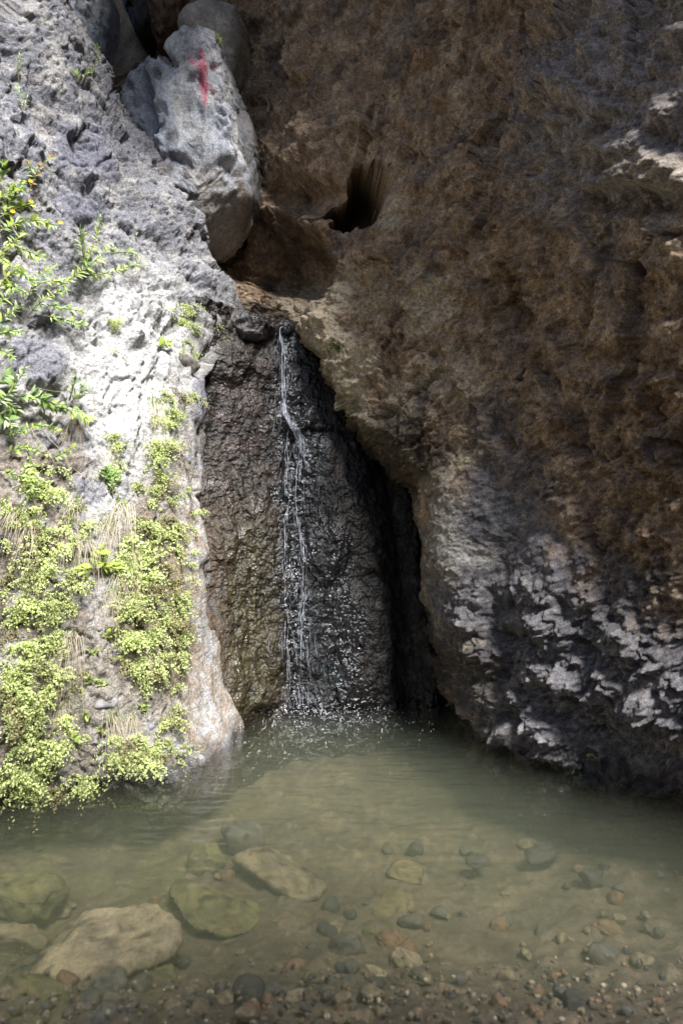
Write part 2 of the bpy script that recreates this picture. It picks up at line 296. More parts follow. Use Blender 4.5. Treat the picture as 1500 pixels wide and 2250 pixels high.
# ------------------------------------------------------------------ RIGHT OVERHANGING CLIFF
lip = curve_at([(600, 655, 6.05), (648, 715, 5.72), (690, 790, 5.5), (755, 880, 5.25), (800, 940, 5.05), (870, 1010, 4.9), (932, 1070, 4.76), (945, 1150, 4.7), (962, 1300, 4.62), (985, 1450, 4.6), (1010, 1560, 4.52), (1060, 1640, 4.36), (1070, 1800, 4.33)])
fC = tps([W(460, 560, 6.2), W(560, 640, 6.15), W(650, 690, 5.82), W(600, 450, 6.3), W(560, 250, 6.5), W(560, 0, 6.6), W(700, 0, 6.1), W(700, 380, 5.75), W(760, 540, 5.55), W(670, 760, 5.6), W(800, 930, 5.1),
          W(935, 1080, 4.72), W(965, 1300, 4.6), W(1010, 1570, 4.5), W(1090, 1650, 4.29), W(1230, 1690, 3.98), W(1400, 1720, 3.78), W(1500, 1750, 3.6), W(1100, 1100, 4.3), W(1300, 1100, 3.8), W(1500, 1100, 3.4), W(1100, 1400, 4.3), W(1300, 1400, 3.85), W(1500, 1400, 3.42),
          W(900, 700, 5.0), W(1100, 700, 4.35), W(1300, 700, 3.7), W(1500, 700, 3.25), W(900, 300, 5.0), W(1100, 300, 4.25), W(1300, 300, 3.55), W(1500, 300, 3.15), W(900, 0, 5.1), W(1150, 0, 4.2), W(1500, 0, 3.15),
          W(420, 150, 7.2), W(300, 60, 8.0), W(200, 0, 8.6), W(300, -200, 8.0), W(800, -250, 5.5), W(1150, -250, 3.9), (3.0, 1.5, .5), (2.7, 1.8, 3.5), (3.8, -.8, 1), (3.6, .1, 5), (2.3, 3.0, 6.5), (1.0, 3.9, 7.), (-.6, 5.6, 7.6), (-2.6, 8., 7.6)])
xs = np.r_[np.arange(-3, -1.25, .12), np.arange(-1.25, .3, .0075), np.arange(.3, 1.98, .0052), np.arange(1.98, 5.1, .12)]; zs = np.r_[np.arange(-.75, -.3, .12), np.arange(-.3, 4.2, .0068), np.arange(4.2, 6.8, .011), np.arange(6.8, 9.6, .12)]
X, Z = np.meshgrid(xs, zs); Y = fC(X, np.minimum(Z, 7.6))
rise = Z-(1.75+.79*Y)                                   # unseen roof bulge, shaped above the frame to shade wall and slot
Y = Y-ss(0, 1.5, rise)*((.8*ss(-.2, .2, X)+.7*ss(.5, 1.1, X))*ss(2.45, 1.75, X)*ss(8.4, 7.2, Z)+2.6*ss(.1, -.6, X))
Y = Y+1.6*np.maximum(Z-7.3, 0)*ss(-.1, .5, X)
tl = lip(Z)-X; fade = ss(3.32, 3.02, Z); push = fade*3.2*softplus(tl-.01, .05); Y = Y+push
P = np.stack([X+.3*push, Y, Z], -1).astype(np.float32); n0 = -gnormal(P); n0 *= np.where(n0[..., 1:2] > 0, -1, 1); u, v = proj(P)
mf = fbm(P, 1.3, 4, 200); hf = fbm(P, 7, 5, 205)
lr = ss(1380, 1560, v+40*mf+.35*(u-1000)*ss(1200, 1000, v))*0
knob = np.clip(blob(u, v, 1320, 1520, 330, 260, 20, .35, .3*mf)+blob(u, v, 1400, 150, 260, 330, 30, .35, .3*mf)+blob(u, v, 1480, 1050, 120, 260, 0, .4, .3*mf), 0, 1)
smooth = np.clip(blob(u, v, 1050, 1230, 140, 200, 0, .35, .25*mf)+blob(u, v, 1200, 1230, 80, 120, 0, .4, .3*mf), 0, 1)
d = .12*fbm(P, .8, 3, 210)+.03*fbm(P, 2.1, 4, 214)+.012*fbm(P, 6, 4, 218)*(1-.5*smooth)+.010*fbm(P, 22, 4, 222, .6)*(1-.4*smooth)+.004*fbm(P, 60, 2, 226)
Pk = P+.05*np.stack([fbm(P, 7, 3, 230), fbm(P, 7, 3, 231), fbm(P, 7, 3, 232)], -1)
a1, a2, ar = cells(Pk*C3(4.3, 4.3, 5.6), 6); d += .11*knob*(np.clip(1-(a1/.55)**2, -.2, 1)*(.4+.6*ar))
b1, b2, br = cells(Pk*13, 7); d += .045*knob*np.clip(1-(b1/.6)**2, 0, 1)+.010*(1-knob)*(1-smooth)*np.clip(1-(b1/.45)**2, 0, 1)*(br > .7)
e1_, e2_, er = cells(Pk*33, 8); d += .018*(knob+.35)*np.clip(1-(e1_/.6)**2, 0, 1)
d += .05*knob*ridged(Pk, 2.6, 3, 234)
pit = ss(.42, .8, perlin(Pk*7, 240)+.5*perlin(Pk*19, 241)+.6*fbm(P, 1.7, 3, 242)); d -= .03*pit*(1-.6*smooth)
d += .07*(np.round(fbm(Pk, 2.4, 3, 247)*3.5)/3.5*.5+.5*fbm(Pk, 2.4, 3, 247))*(1-smooth)+.016*fbm(Pk, 13, 4, 248, .65)
cr = np.exp(-(perlin(P*C3(1.7, 1.7, 1.7)+.25*fbm(P, 5, 2, 243)[..., None], 244)/.022)**2)*ss(0, .3, perlin(P*1.2, 245)); d -= .006*cr
d += (.10*steps(fbm(Pk, 1.5, 3, 280), 3.0)+.10*facets(Pk*C3(2.0, 2.0, 1.7), 20, .1)+.05*facets(Pk*C3(5.2, 5.2, 4.4), 21, .1)+.022*facets(Pk*13, 22, .15))*(1-.93*smooth)*(1-.25*knob)+.03*steps(fbm(Pk, 10, 3, 287), 3.0)*(1-.9*smooth)+.012*fbm(Pk, 13, 4, 288, .6)-.06*np.maximum(0, ridged(Pk, 3.4, 4, 292, .6)-.4)*(1-.92*smooth)-.03*np.maximum(0, ridged(Pk, 11, 3, 296, .6)-.45)*(1-.5*smooth)
# flutes and the squared edge of the pillar
fl = blob(u, v, 1180, 1180, 260, 230, 0, .3, .2*mf)
d += .05*fl*np.sin(u/38+2.5*fbm(P, 1.5, 2, 246))*ss(900, 1080, v)
d += .07*blob(u, v, 1040, 1260, 85, 240, -4, .25, .12*hf)-.09*blob(u, v, 1105, 1330, 26, 130, 0, .5, .1*hf)+.09*blob(u, v, 1195, 1280, 60, 110, 0, .25, .12*hf)
# nose above the cave, the cave itself and the ledge line
d += .16*blob(u, v, 690, 345, 60, 75, 20, .6, .2*hf)+.08*blob(u, v, 900, 560, 120, 90, 20, .6, .2*hf)+.10*blob(u, v, 850, 480, 22, 40, 20, .5, .2*hf)
hu = u+34*fbm(P, 5, 4, 298); hv = v+40*fbm(P, 5, 4, 299)
hole = np.clip(blob(hu, hv, 804, 405, 40, 60, 12, .12, .3*hf)+blob(hu, hv, 784, 458, 64, 44, -12, .12, .3*hf), 0, 1)
d = d*(1-.7*blob(u, v, 780, 440, 120, 110, 0, .5))
d -= .16*blob(u, v, 700, 440, 110, 40, 15, .6, .2*hf)+.14*blob(u, v, 620, 600, 110, 40, 25, .6, .2*hf)
d += .07*blob(u, v, 640, 480, 120, 35, -12, .5, .25*hf)+.12*blob(u, v, 720, 680, 55, 45, -30, .5, .2*hf)+.13*blob(u, v, 700, 740, 60, 35, 20, .4, .2*hf)
d += .06*blob(u, v, 560, 650, 60, 30, 25, .5, .2*hf)-.40*blob(u, v, 590, 555, 125, 70, 20, .5, .3*hf)
d -= .10*blob(u, v, 1120, 980, 12, 22, 0, .5, .2*hf)
# step running down to the right above the waterline, with a shadowed hollow beneath
st = 1445+.33*(u-1060)+40*mf; d += .13*ss(1150, 1230, u)*(ss(-170, -20, v-st)*ss(24, -16, v-st))-.10*ss(1170, 1260, u)*ss(-6, 30, v-st)*ss(220, 90, v-st)
for (cx, cy, rx, ry, an, h) in [(1215, 1630, 62, 48, 20, .12), (1185, 1575, 30, 22, 30, .06), (1115, 1625, 28, 32, 0, .08), (1400, 790, 80, 40, 0, -.05), (1440, 370, 120, 50, 25, .10), (1470, 560, 70, 50, 0, .06), (1240, 40, 75, 40, -20, .14), (1280, 215, 70, 26, 25, .10), (1400, 440, 120, 30, 0, -.10)]:
    d += h*blob(u, v, cx, cy, rx, ry, an, .4, .3*hf)
PC = P+n0*d[..., None]+hole[..., None]*C3(-.05, 1.1, .10); nC = -gnormal(PC); nC *= np.where(nC[..., 1:2] > 0, -1, 1); u, v = proj(PC)
hf = fbm(PC, 6, 5, 250); vf = fbm(PC, 18, 4, 255); mf = fbm(PC, 1.4, 4, 258)
c = mix(C3(.25, .17, .112), C3(.45, .33, .22), ss(-.35, .4, hf+.4*mf))
c = mix(c, C3(.15, .13, .125), .7*ss(.0, .35, fbm(PC, 2.3, 5, 262)))
c = mix(c, C3(.06, .045, .037), .65*ss(.12, .42, fbm(PC, 3.3, 5, 266)-.1*mf))
grey = np.clip(blob(u, v, 1080, 1250, 150, 260, 0, .5, .5*hf)+blob(u, v, 1300, 1520, 330, 250, 15, .4, .5*hf), 0, 1); c = mix(c, mix(C3(.14, .14, .157), C3(.205, .197, .20), ss(-.2, .4, vf)), .92*grey)
up_r = blob(u, v, 1420, 200, 260, 330, 25, .4, .5*hf); c = mix(c, C3(.33, .31, .31), .7*up_r)
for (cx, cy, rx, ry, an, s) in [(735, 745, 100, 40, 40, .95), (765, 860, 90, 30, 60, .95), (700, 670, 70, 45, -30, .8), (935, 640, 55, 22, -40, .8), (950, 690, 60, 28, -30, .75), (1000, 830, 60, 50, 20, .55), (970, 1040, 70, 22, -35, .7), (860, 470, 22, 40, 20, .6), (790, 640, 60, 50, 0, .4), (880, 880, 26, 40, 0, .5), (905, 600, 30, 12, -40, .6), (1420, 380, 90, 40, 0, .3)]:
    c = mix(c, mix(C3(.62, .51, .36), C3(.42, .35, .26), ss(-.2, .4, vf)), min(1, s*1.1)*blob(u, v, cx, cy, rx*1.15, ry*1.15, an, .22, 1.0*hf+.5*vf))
c = mix(c, C3(.35, .33, .30), .7*ss(.22, .45, vf+.5*hf-.05)*blob(u, v, 840, 780, 190, 190, 0, .5, .4*hf))
c = mix(c, C3(.38, .35, .30), .8*blob(u, v, 975, 1160, 26, 110, -6, .5, .6*hf)); c = mix(c, C3(.38, .36, .33), .8*blob(u, v, 1020, 1210, 80, 28, 15, .4, .9*hf))
damp = np.clip(blob(u, v, 870, 1000, 110, 85, 35, .5, .5*hf)+.8*blob(u, v, 1010, 1480, 90, 80, 30, .5, .5*hf), 0, 1); c = mix(c, mix(C3(.035, .025, .018), C3(.17, .12, .05), ss(.1, .35, vf)), .8*damp)
moss = blob(u, v, 740, 860, 90, 28, 55, .6, .6*hf)*ss(0, .3, vf+.1); c = mix(c, C3(.10, .11, .03), .7*moss)
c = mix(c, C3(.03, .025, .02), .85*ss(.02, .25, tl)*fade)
c = mix(c, c*.5, .8*blob(u, v, 590, 560, 130, 95, 20, .4, .5*hf))  # shade of the recess below the boulder, painted as darker rock
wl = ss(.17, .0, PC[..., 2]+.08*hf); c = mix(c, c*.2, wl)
c = np.clip(c*(1+.75*fbm(PC, 38, 3, 270, .75)+.5*vf)[..., None], .006, .9)
gl = np.clip(wl*.9+.35*damp, 0, 1)
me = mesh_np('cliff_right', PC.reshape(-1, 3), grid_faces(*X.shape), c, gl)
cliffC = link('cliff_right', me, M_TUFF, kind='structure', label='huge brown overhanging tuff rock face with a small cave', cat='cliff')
LKC = Lookup(PC, nC)

# unseen gorge walls added behind the viewer to block sky and shade the pool
def blocker_wall(name, pts, h, label, lean=0):
    p = np.array(pts, float); s = np.r_[0, np.cumsum(np.linalg.norm(np.diff(p, axis=0), axis=1))]; q = np.arange(0, s[-1], .12); zz = np.arange(-.9, h, .12)
    gx = np.interp(q, s, p[:, 0]); gy = np.interp(q, s, p[:, 1]); A = np.stack([np.broadcast_to(gx, (len(zz), len(q))), np.broadcast_to(gy, (len(zz), len(q))), np.broadcast_to(zz[:, None], (len(zz), len(q)))], -1)
    A = A+np.array([lean, 0, 0])*np.maximum(A[..., 2:]-1.5, 0); n = gnormal(A); A = A+n*(.5*fbm(A, .6, 4, 300)+.12*fbm(A, 3, 4, 305))[..., None]
    hf = fbm(A, 2, 5, 310); c = mix(C3(.14, .11, .09), C3(.26, .22, .19), ss(-.3, .4, hf))
    return link(name, mesh_np(name, A.reshape(-1, 3), grid_faces(*A.shape[:2]), c, np.zeros(A.shape[:2])), M_ROCK, kind='structure', label=label, cat='cliff')
blocker_wall('sky_blocker_left', [(-4.7, 1.0), (-4.4, -1.5), (-3.6, -4.5), (-4, -9)], 6.5, 'unseen brown gorge wall added on the fern side to block sky')
blocker_wall('sun_blocker_right', [(4.9, -1.2), (4.1, -2.2), (3.9, -3.4), (4.2, -6), (3.4, -10)], 8.0, 'unseen leaning brown gorge wall added on the overhang side to shade the pool', -.50)
blocker_wall('sky_blocker_far', [(-5, -9), (-1, -9.5), (4, -9)], 3.2, 'unseen brown gorge wall added far behind the viewer to block low sky')
# ------------------------------------------------------------------ BOULDERS
import bmesh
def ico(n):
    bm = bmesh.new(); bmesh.ops.create_icosphere(bm, subdivisions=n, radius=1)
    V = np.array([x.co[:] for x in bm.verts], np.float32); Fc = np.array([[x.index for x in f.verts] for f in bm.faces], np.int32); bm.free(); return V, Fc
ICO = {k: ico(k) for k in (1, 3, 4, 5, 6)}
def vnormals(V, Fc):
    n = np.zeros_like(V); fn = np.cross(V[Fc[:, 1]]-V[Fc[:, 0]], V[Fc[:, 2]]-V[Fc[:, 0]])
    for k in range(3): np.add.at(n, Fc[:, k], fn)
    return n/(np.linalg.norm(n, axis=1, keepdims=True)+1e-12)
def boulder(name, outline, Y0, tf, tb, label, colour, sub=5, planes=(), rough=1.0, seed=0, sq=.75, feat=None, gloss=0.0, cat='boulder', group=None, parent=None, chips=14):
    p = np.array([W(a, b, Y0-.42*tf) for a, b in outline])[:, [0, 2]]; c = p.mean(0)
    ang = np.arctan2(p[:, 1]-c[1], p[:, 0]-c[0]); r = np.linalg.norm(p-c, axis=1)
    # dense polar radius of the outline polygon
    q = np.concatenate([np.linspace(p[i], p[(i+1) % len(p)], 12, endpoint=False) for i in range(len(p))]); qa = np.arctan2(q[:, 1]-c[1], q[:, 0]-c[0]); qr = np.linalg.norm(q-c, axis=1)
    o = np.argsort(qa); qa = qa[o]; qr = qr[o]
    V, Fc = ICO[sub]; th = np.arctan2(V[:, 2], V[:, 0]); R = np.interp(th, qa, qr, period=2*math.pi)
    h = np.hypot(V[:, 0], V[:, 2]); s = V[:, 1]
    hh = h**sq; yy = np.sign(s)*np.abs(s)**sq
    P = np.stack([c[0]+R*hh*np.cos(th), Y0+np.where(s < 0, tf, tb)*yy, c[1]+R*hh*np.sin(th)], -1)
    cen = np.array([c[0], Y0, c[1]])
    for (nx, ny, nz, dd, k) in planes:
        nn = np.array([nx, ny, nz], float); nn /= np.linalg.norm(nn); e = (P-cen)@nn-dd; P = P-nn*(np.maximum(e, 0)*k)[:, None]
    rc = np.random.default_rng(seed+50)
    for k in range(chips):
        nn = rc.normal(size=3); nn[1] = -abs(nn[1])*1.2; nn /= np.linalg.norm(nn); e = (P-cen)@nn; dd = e.max()-rc.uniform(.06, .2)*r.mean(); P = P-nn*(np.maximum(e-dd, 0)*.95)[:, None]
    N = vnormals(P, Fc); P = P.astype(np.float32); u, v = proj(P); s0 = 400+seed*20; Pw = (P+.05*fbm(P, 6, 3, s0+2)[:, None]).astype(np.float32)
    sz = r.mean()
    d = rough*(.05*sz*facets(Pw*3.0, seed)+.02*facets(Pw*8, seed+1)+.05*sz*fbm(P, .9/sz, 3, s0)+.04*sz*ridged(P, 2.0/sz, 5, s0+4, .55)+.024*fbm(P, 11, 5, s0+8, .65)-.02*np.maximum(0, ridged(P, 5.5, 3, s0+9, .6)-.45))
    pit = ss(.35, .7, perlin(P*9+.4*fbm(P, 12, 2, s0+11)[..., None], s0+12)+.5*perlin(P*23, s0+13)); d -= rough*.016*pit
    if feat:
        for (cx, cy, rx, ry, an, hgt) in feat: d += hgt*blob(u, v, cx, cy, rx, ry, an, .4, .2*perlin(P*7, s0+14))*(N[:, 1] < 0)
    P = P+N*d[:, None]; u, v = proj(P); N = vnormals(P, Fc)
    hf = fbm(P, 5, 5, s0+15); mf = fbm(P, 1.5, 3, s0+16)
    cc = colour(P, N, u, v, hf, mf); cc = mix(cc, cc*.55, pit*.6)
    cc = np.clip(cc*(1+.3*fbm(P, 35, 3, s0+17)[..., None]), .006, .9)
    g = np.full(len(P), gloss) if np.isscalar(gloss) else gloss(P, u, v, hf)
    m = mesh_np(name, P-cen, Fc, cc.astype(np.float32), g)
    ob = link(name, m, M_BOULDER, parent=parent, label=label, cat=cat, group=group); ob.location = cen
    return ob, P, N
def seg(u, v, ax, ay, bx, by):
    dx, dy = bx-ax, by-ay; t = np.clip(((u-ax)*dx+(v-ay)*dy)/(dx*dx+dy*dy+1e-9), 0, 1); return np.hypot(u-ax-t*dx, v-ay-t*dy), t
def col_main(P, N, u, v, hf, mf):
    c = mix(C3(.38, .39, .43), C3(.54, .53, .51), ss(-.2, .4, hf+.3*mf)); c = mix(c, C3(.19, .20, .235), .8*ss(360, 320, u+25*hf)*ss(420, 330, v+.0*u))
    c = mix(c, C3(.36, .39, .45), .7*blob(u, v, 362, 290, 26, 90, 0, .5, .8*hf)); c = mix(c, C3(.10, .10, .12), .6*blob(u, v, 372, 330, 14, 60, 0, .6, 1.2*hf))
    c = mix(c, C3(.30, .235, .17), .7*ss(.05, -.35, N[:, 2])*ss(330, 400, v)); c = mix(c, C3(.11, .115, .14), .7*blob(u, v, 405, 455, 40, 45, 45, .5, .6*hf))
    c = mix(c, C3(.30, .29, .30), .6*blob(u, v, 470, 130, 70, 60, 0, .5, .5*hf))
    gr = fbm(P, 30, 3, 777); f = -C3(*[0])[0]
    ink = np.zeros(len(P))
    for (ax, ay, bx, by, w0, w1, dens) in [(443, 112, 446, 150, 6, 9, .9), (446, 140, 449, 195, 10, 10, 1.15), (449, 190, 451, 236, 9, 3, 1.0), (415, 132, 440, 143, 7, 9, .75), (446, 143, 472, 146, 9, 6, .6), (428, 170, 446, 176, 5, 7, .6), (452, 186, 470, 202, 4, 5, .7)]:
        dd, t = seg(u, v, ax, ay, bx, by); ink = np.maximum(ink, dens*(1-ss(.45, 1.25, dd/(w0+(w1-w0)*t)+.55*gr+.3*hf)))
    return mix(c, C3(.46, .075, .125), np.clip(ink*(.75+.9*fbm(P, 22, 3, 779)), 0, .8)*(N[:, 1] < 0))
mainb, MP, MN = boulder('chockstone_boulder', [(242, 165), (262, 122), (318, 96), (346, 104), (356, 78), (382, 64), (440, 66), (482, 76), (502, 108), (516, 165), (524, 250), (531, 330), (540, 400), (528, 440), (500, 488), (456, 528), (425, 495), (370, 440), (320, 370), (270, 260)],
    6.02, .62, .7, 'grey chockstone boulder with a red paint mark wedged above the waterfall', col_main, planes=[(.1, -1, .05, .45, 1), (-.62, -.78, .05, .41, .97), (.45, -.5, -.74, .74, .97), (0, -.55, .83, .76, .9), (.9, -.43, 0, .56, .95), (-.5, -.5, -.7, .78, .9)], sub=6, seed=1, rough=1.0, sq=.62, chips=8,
    feat=[(405, 240, 10, 16, 40, -.06), (332, 250, 11, 75, -8, -.17), (348, 118, 34, 12, 30, -.12), (367, 270, 16, 95, 0, .07), (400, 330, 30, 12, -20, .04), (400, 370, 20, 26, 0, -.04), (376, 395, 20, 40, 10, .06), (430, 355, 10, 40, 10, -.05), (470, 150, 12, 10, 0, -.03), (475, 260, 20, 16, 0, -.02), (345, 165, 10, 8, 0, -.06)])
c_pl = lambda a, b: (lambda P, N, u, v, hf, mf: mix(C3(*a), C3(*b), ss(-.3, .4, hf+.3*mf)))
boulder('flake_boulder', [(512, 225), (532, 232), (550, 258), (560, 310), (571, 390), (568, 436), (556, 447), (530, 440), (505, 400), (500, 300)], 6.24, .26, .35, 'pitted grey rock flake leaning against the right side of the painted boulder', c_pl((.24, .23, .235), (.36, .34, .33)), seed=2, rough=.9)
boulder('round_boulder', [(388, 60), (392, 25), (412, 5), (440, -4), (490, -1), (522, 18), (542, 60), (548, 110), (545, 165), (525, 195), (490, 190), (420, 150)], 6.75, .45, .55, 'smooth rounded brown grey boulder resting behind the painted boulder', c_pl((.36, .32, .27), (.50, .44, .38)), seed=3, chips=3, rough=.55, planes=[(.2, -.5, .85, .42, .6), (.9, -.4, .1, .42, .8)])
boulder('brown_boulder', [(322, -40), (400, -40), (415, 20), (385, 70), (345, 88), (330, 50)], 7.3, .45, .5, 'rough brown boulder in the gap above the painted boulder', c_pl((.17, .11, .075), (.30, .20, .13)), seed=4, rough=1.1)
boulder('dark_boulder', [(245, -60), (325, -60), (338, 20), (342, 80), (318, 100), (285, 40)], 7.9, .4, .4, 'dark wet wedge of rock inside the black gap', c_pl((.03, .026, .024), (.075, .06, .05)), seed=5, rough=.9, gloss=.5)
boulder('blue_grey_boulder', [(120, -60), (232, -60), (224, 15), (206, 78), (192, 100), (165, 75), (140, 20)], 6.1, .3, .5, 'blue grey boulder with white streaks at the top of the slab', c_pl((.25, .28, .33), (.42, .43, .45)), seed=6, rough=.6, planes=[(.8, -.55, -.1, .24, .9)])
boulder('pebble_boulder', [(196, 125), (212, 117), (232, 125), (243, 148), (238, 170), (215, 180), (198, 160)], 6.05, .13, .15, 'small blue grey boulder with a sprig on the slab edge', c_pl((.20, .23, .26), (.36, .37, .38)), sub=4, seed=7, rough=.8)
boulder('ledge_rock', [(452, 668), (490, 662), (540, 678), (590, 702), (606, 716), (585, 740), (520, 752), (470, 742)], 5.56, .16, .3, 'black wet rock forming the lip left of the falling water', c_pl((.025, .023, .024), (.08, .065, .06)), seed=8, rough=1.2, gloss=.9, cat='rock')
boulder('lip_rock', [(590, 712), (612, 698), (640, 704), (656, 720), (648, 745), (615, 752), (595, 740)], 5.92, .18, .3, 'glistening black rock at the top of the falling water', c_pl((.02, .02, .022), (.05, .045, .045)), sub=4, seed=9, rough=1.1, gloss=1.0, cat='rock')
boulder('shelf_rock', [(500, 640), (530, 648), (585, 668), (640, 690), (610, 704), (550, 692), (505, 668)], 5.95, .15, .3, 'brown shelf rock behind the lip under the dark recess', c_pl((.12, .09, .07), (.30, .23, .16)), seed=10, rough=1.3, cat='rock')

# ------------------------------------------------------------------ POOL BED, STONES, WATER
def bed_z(X, Y):
    near = ss(3.3, 1.9, Y); z = -.50+.36*near+.10*ss(.6, 1.8, X)*ss(4.4, 3.2, Y)+.10*ss(-1.0, -1.9, X)*ss(2.6, 3.6, Y)+.22*ss(1.75, .6, Y)
    return z+.14*ss(4.5, 5.2, Y)
ys = lines(-10, 6.6, 1.3, 5.4, .022, .15); xs = lines(-5, 5, -2.4, 2.4, .022, .15); X, Yg = np.meshgrid(xs, ys)
P = np.stack([X, Yg, bed_z(X, Yg)], -1).astype(np.float32); hf = fbm(P, 4, 5, 500); a1, a2, ar = cells(P*C3(9, 9, 0), 9); b1, b2, br = cells(P*C3(24, 24, 0), 10)
P[..., 2] += .045*fbm(P, 1.8, 4, 505)+.03*np.clip(1-(a1/.5)**2, 0, 1)*(ar > .3)+.014*np.clip(1-(b1/.5)**2, 0, 1)
c = mix(C3(.085, .068, .052), C3(.15, .12, .092), ss(-.3, .4, hf)); c = mix(c, mix(C3(.20, .165, .125), C3(.06, .06, .06), np.clip((br-.4)*3, 0, 1)), .6*(b1 < .42)*(br > .35)); c = mix(c, C3(.11, .115, .06), .6*ss(0, -1.6, X)*ss(-.3, .3, hf))
bed = link('pool_bed', mesh_np('pool_bed', P.reshape(-1, 3), grid_faces(*X.shape), c, np.full(X.shape, .1)), M_STONE, kind='structure', label='brown gravel and silt bed of the pool', cat='ground')
def stone_mesh(seed, sub, flat=.6, tint=(.3, .25, .2), tint2=(.2, .17, .14), cut=5, rough=.12):
    r = np.random.default_rng(seed); V, Fc = ICO[sub]; P = V.copy().astype(float); P = np.sign(P)*np.abs(P)**.78
    for k in range(cut):
        n = r.normal(size=3); n /= np.linalg.norm(n); e = P@n-r.uniform(.5, .85); P -= n*(np.maximum(e, 0)*.85)[:, None]
    P *= np.array([1, r.uniform(.65, .9), flat*r.uniform(.8, 1.15)]); Pf = P.astype(np.float32)
    N = vnormals(Pf, Fc); Pf = Pf+N*(2.0*rough*fbm(Pf, 1.1, 5, seed+600, .55))[:, None]
    h = fbm(Pf, 2.2, 5, seed+640, .7); c = mix(C3(*tint), C3(*tint2), ss(-.2, .2, h)); c = mix(c, c*.4, ss(.1, .3, fbm(Pf, 4, 4, seed+650)))
    return mesh_np('stone', Pf, Fc, c, np.full(len(Pf), .15))
def on_bed(u, v, lift):
    Y = 2250/(max(v-1125, 60))
    for _ in range(8):
        x = (u-750)/F*Y; z = float(bed_z(np.float64(x), np.float64(Y)))+lift; Y = (CAMZ-z)/((v-1125)/F)
    return (u-750)/F*Y, Y, z
PAL = ((.34, .28, .20), (.21, .175, .13)); TAN = ((.23, .185, .13), (.13, .11, .08)); GRY = ((.13, .12, .11), (.07, .068, .065)); DRK = ((.075, .07, .065), (.04, .04, .04)); RED = ((.23, .14, .09), (.15, .10, .07)); OLV = ((.17, .155, .075), (.10, .095, .055)); YEL = ((.19, .155, .09), (.12, .10, .06))
big = [ # u, v, half width px, height ratio, tilt, palette, label
 (215, 2085, 168, .30, -4, PAL, 'long flat tan boulder under water beside the dark hollow', .15),
 (30, 2060, 70, .55, 0, TAN, 'tan rounded boulder under water touching the long flat one', .10),
 (465, 1995, 105, .2, 6, OLV, 'broad mossy olive slab of stone lying under murky water', .10),
 (60, 1985, 95, .5, 8, OLV, 'algae covered brown stone under water below the ferns', .15),
 (620, 1915, 100, .22, 8, TAN, 'pale flat stone sunk deep in the middle of the pool', .12),
 (525, 1840, 52, .7, 0, GRY, 'jagged upright grey stone sunk near the fern reflection', .14),
 (460, 1890, 44, .8, 0, OLV, 'greenish sunken block beside the jagged upright stone', .10),
 (895, 1905, 50, .4, 5, YEL, 'yellowish blocky stone deep in the pool', .10),
 (860, 1985, 75, .3, 0, YEL, 'large blurred yellow stone deep below the silt', .0),
 (232, 2162, 46, .55, 0, GRY, 'grey flat stone in front of the long tan boulder', .05),
 (345, 2142, 48, .4, 0, OLV, 'thin olive stone right of the long tan boulder', .04),
 (70, 2180, 85, .4, 5, OLV, 'weedy brown stone in the hollow below the long boulder', .02),
 (192, 2195, 18, .8, 0, GRY, 'small round grey stone beside the dark hollow', .03),
 (643, 2125, 26, .85, 0, RED, 'reddish cube shaped stone on the gravel', .05),
 (537, 2158, 20, 1.2, 0, RED, 'upright rusty stone on the gravel', .05),
 (648, 2188, 28, .6, 0, PAL, 'flat pale oval pebble alone on the gravel', .02),
 (893, 2108, 36, .62, 18, PAL, 'smooth pale egg shaped cobble', .05),
 (823, 2130, 28, .6, 10, PAL, 'smooth pale cobble beside the egg shaped one', .04),
 (765, 2078, 42, .7, 0, GRY, 'rough grey cobble behind the pale cobbles', .06),
 (860, 2065, 42, .5, 0, RED, 'brown weathered cobble behind the egg shaped one', .05),
 (745, 2155, 36, .7, 0, GRY, 'grey knobbly stone left of the pale cobbles', .02),
 (760, 2240, 60, .5, 0, TAN, 'blunt pale stone at the shallow front of the pool', .0),
 (1240, 2068, 26, .8, 0, TAN, 'square pale pebble on brown gravel', .03),
 (1335, 2035, 34, .6, 0, RED, 'pinkish cobble on the shelving gravel', .06),
 (1355, 1808, 42, .5, 8, TAN, 'flat brown stone near the overhang foot', .14),
 (1330, 1765, 50, .5, 0, GRY, 'dark shelf stone at the overhang foot', .16),
 (1435, 1840, 52, .5, 35, DRK, 'black slanting rock near the overhang foot', .16),
 (1190, 1875, 48, .45, 10, DRK, 'dark sunken stone in the open right part of the pool', .16),
 (1300, 1925, 36, .5, 10, DRK, 'small dark stone on the brown shelf', .12),
 (1050, 1890, 26, .5, 0, DRK, 'tiny black stone sunk in murk', .2),
 (910, 1860, 26, .6, 0, DRK, 'dark stub of stone behind the yellowish block', .10),
 (180, 1800, 60, .55, 0, TAN, 'brown stone half hidden by ripples under the fern wall', .18),
 (300, 1745, 44, .5, 0, TAN, 'brown stone against the foot of the fern wall', .2),
 (100, 2130, 70, .4, 0, DRK, 'black rock under the long tan boulder', .0),
]
rs = np.random.default_rng(5)
for k, (u_, v_, hw, rt, an, pal, lab, lift) in enumerate(big):
    x, y, z = on_bed(u_, v_, lift*.55); s = hw/F*y
    m = stone_mesh(700+k, 5 if hw > 90 else 4 if hw > 30 else 3, min(rt*1.1, .9), *pal, cut=11, rough=.15)
    o = link('submerged_stone', m, M_STONE, label=lab, cat='stone'); o.location = (x, y, z-.01); o.scale = (s*1.05, s*.95, s*(1.0 if rt < .9 else 1.3)); o.rotation_euler = (0, math.radians(an), rs.uniform(-.4, .4))
vari = [stone_mesh(800+k, 3, .55+.1*(k % 3), *p, cut=5, rough=.1) for k, p in enumerate([TAN, GRY, RED, GRY, TAN, DRK, OLV, TAN])]
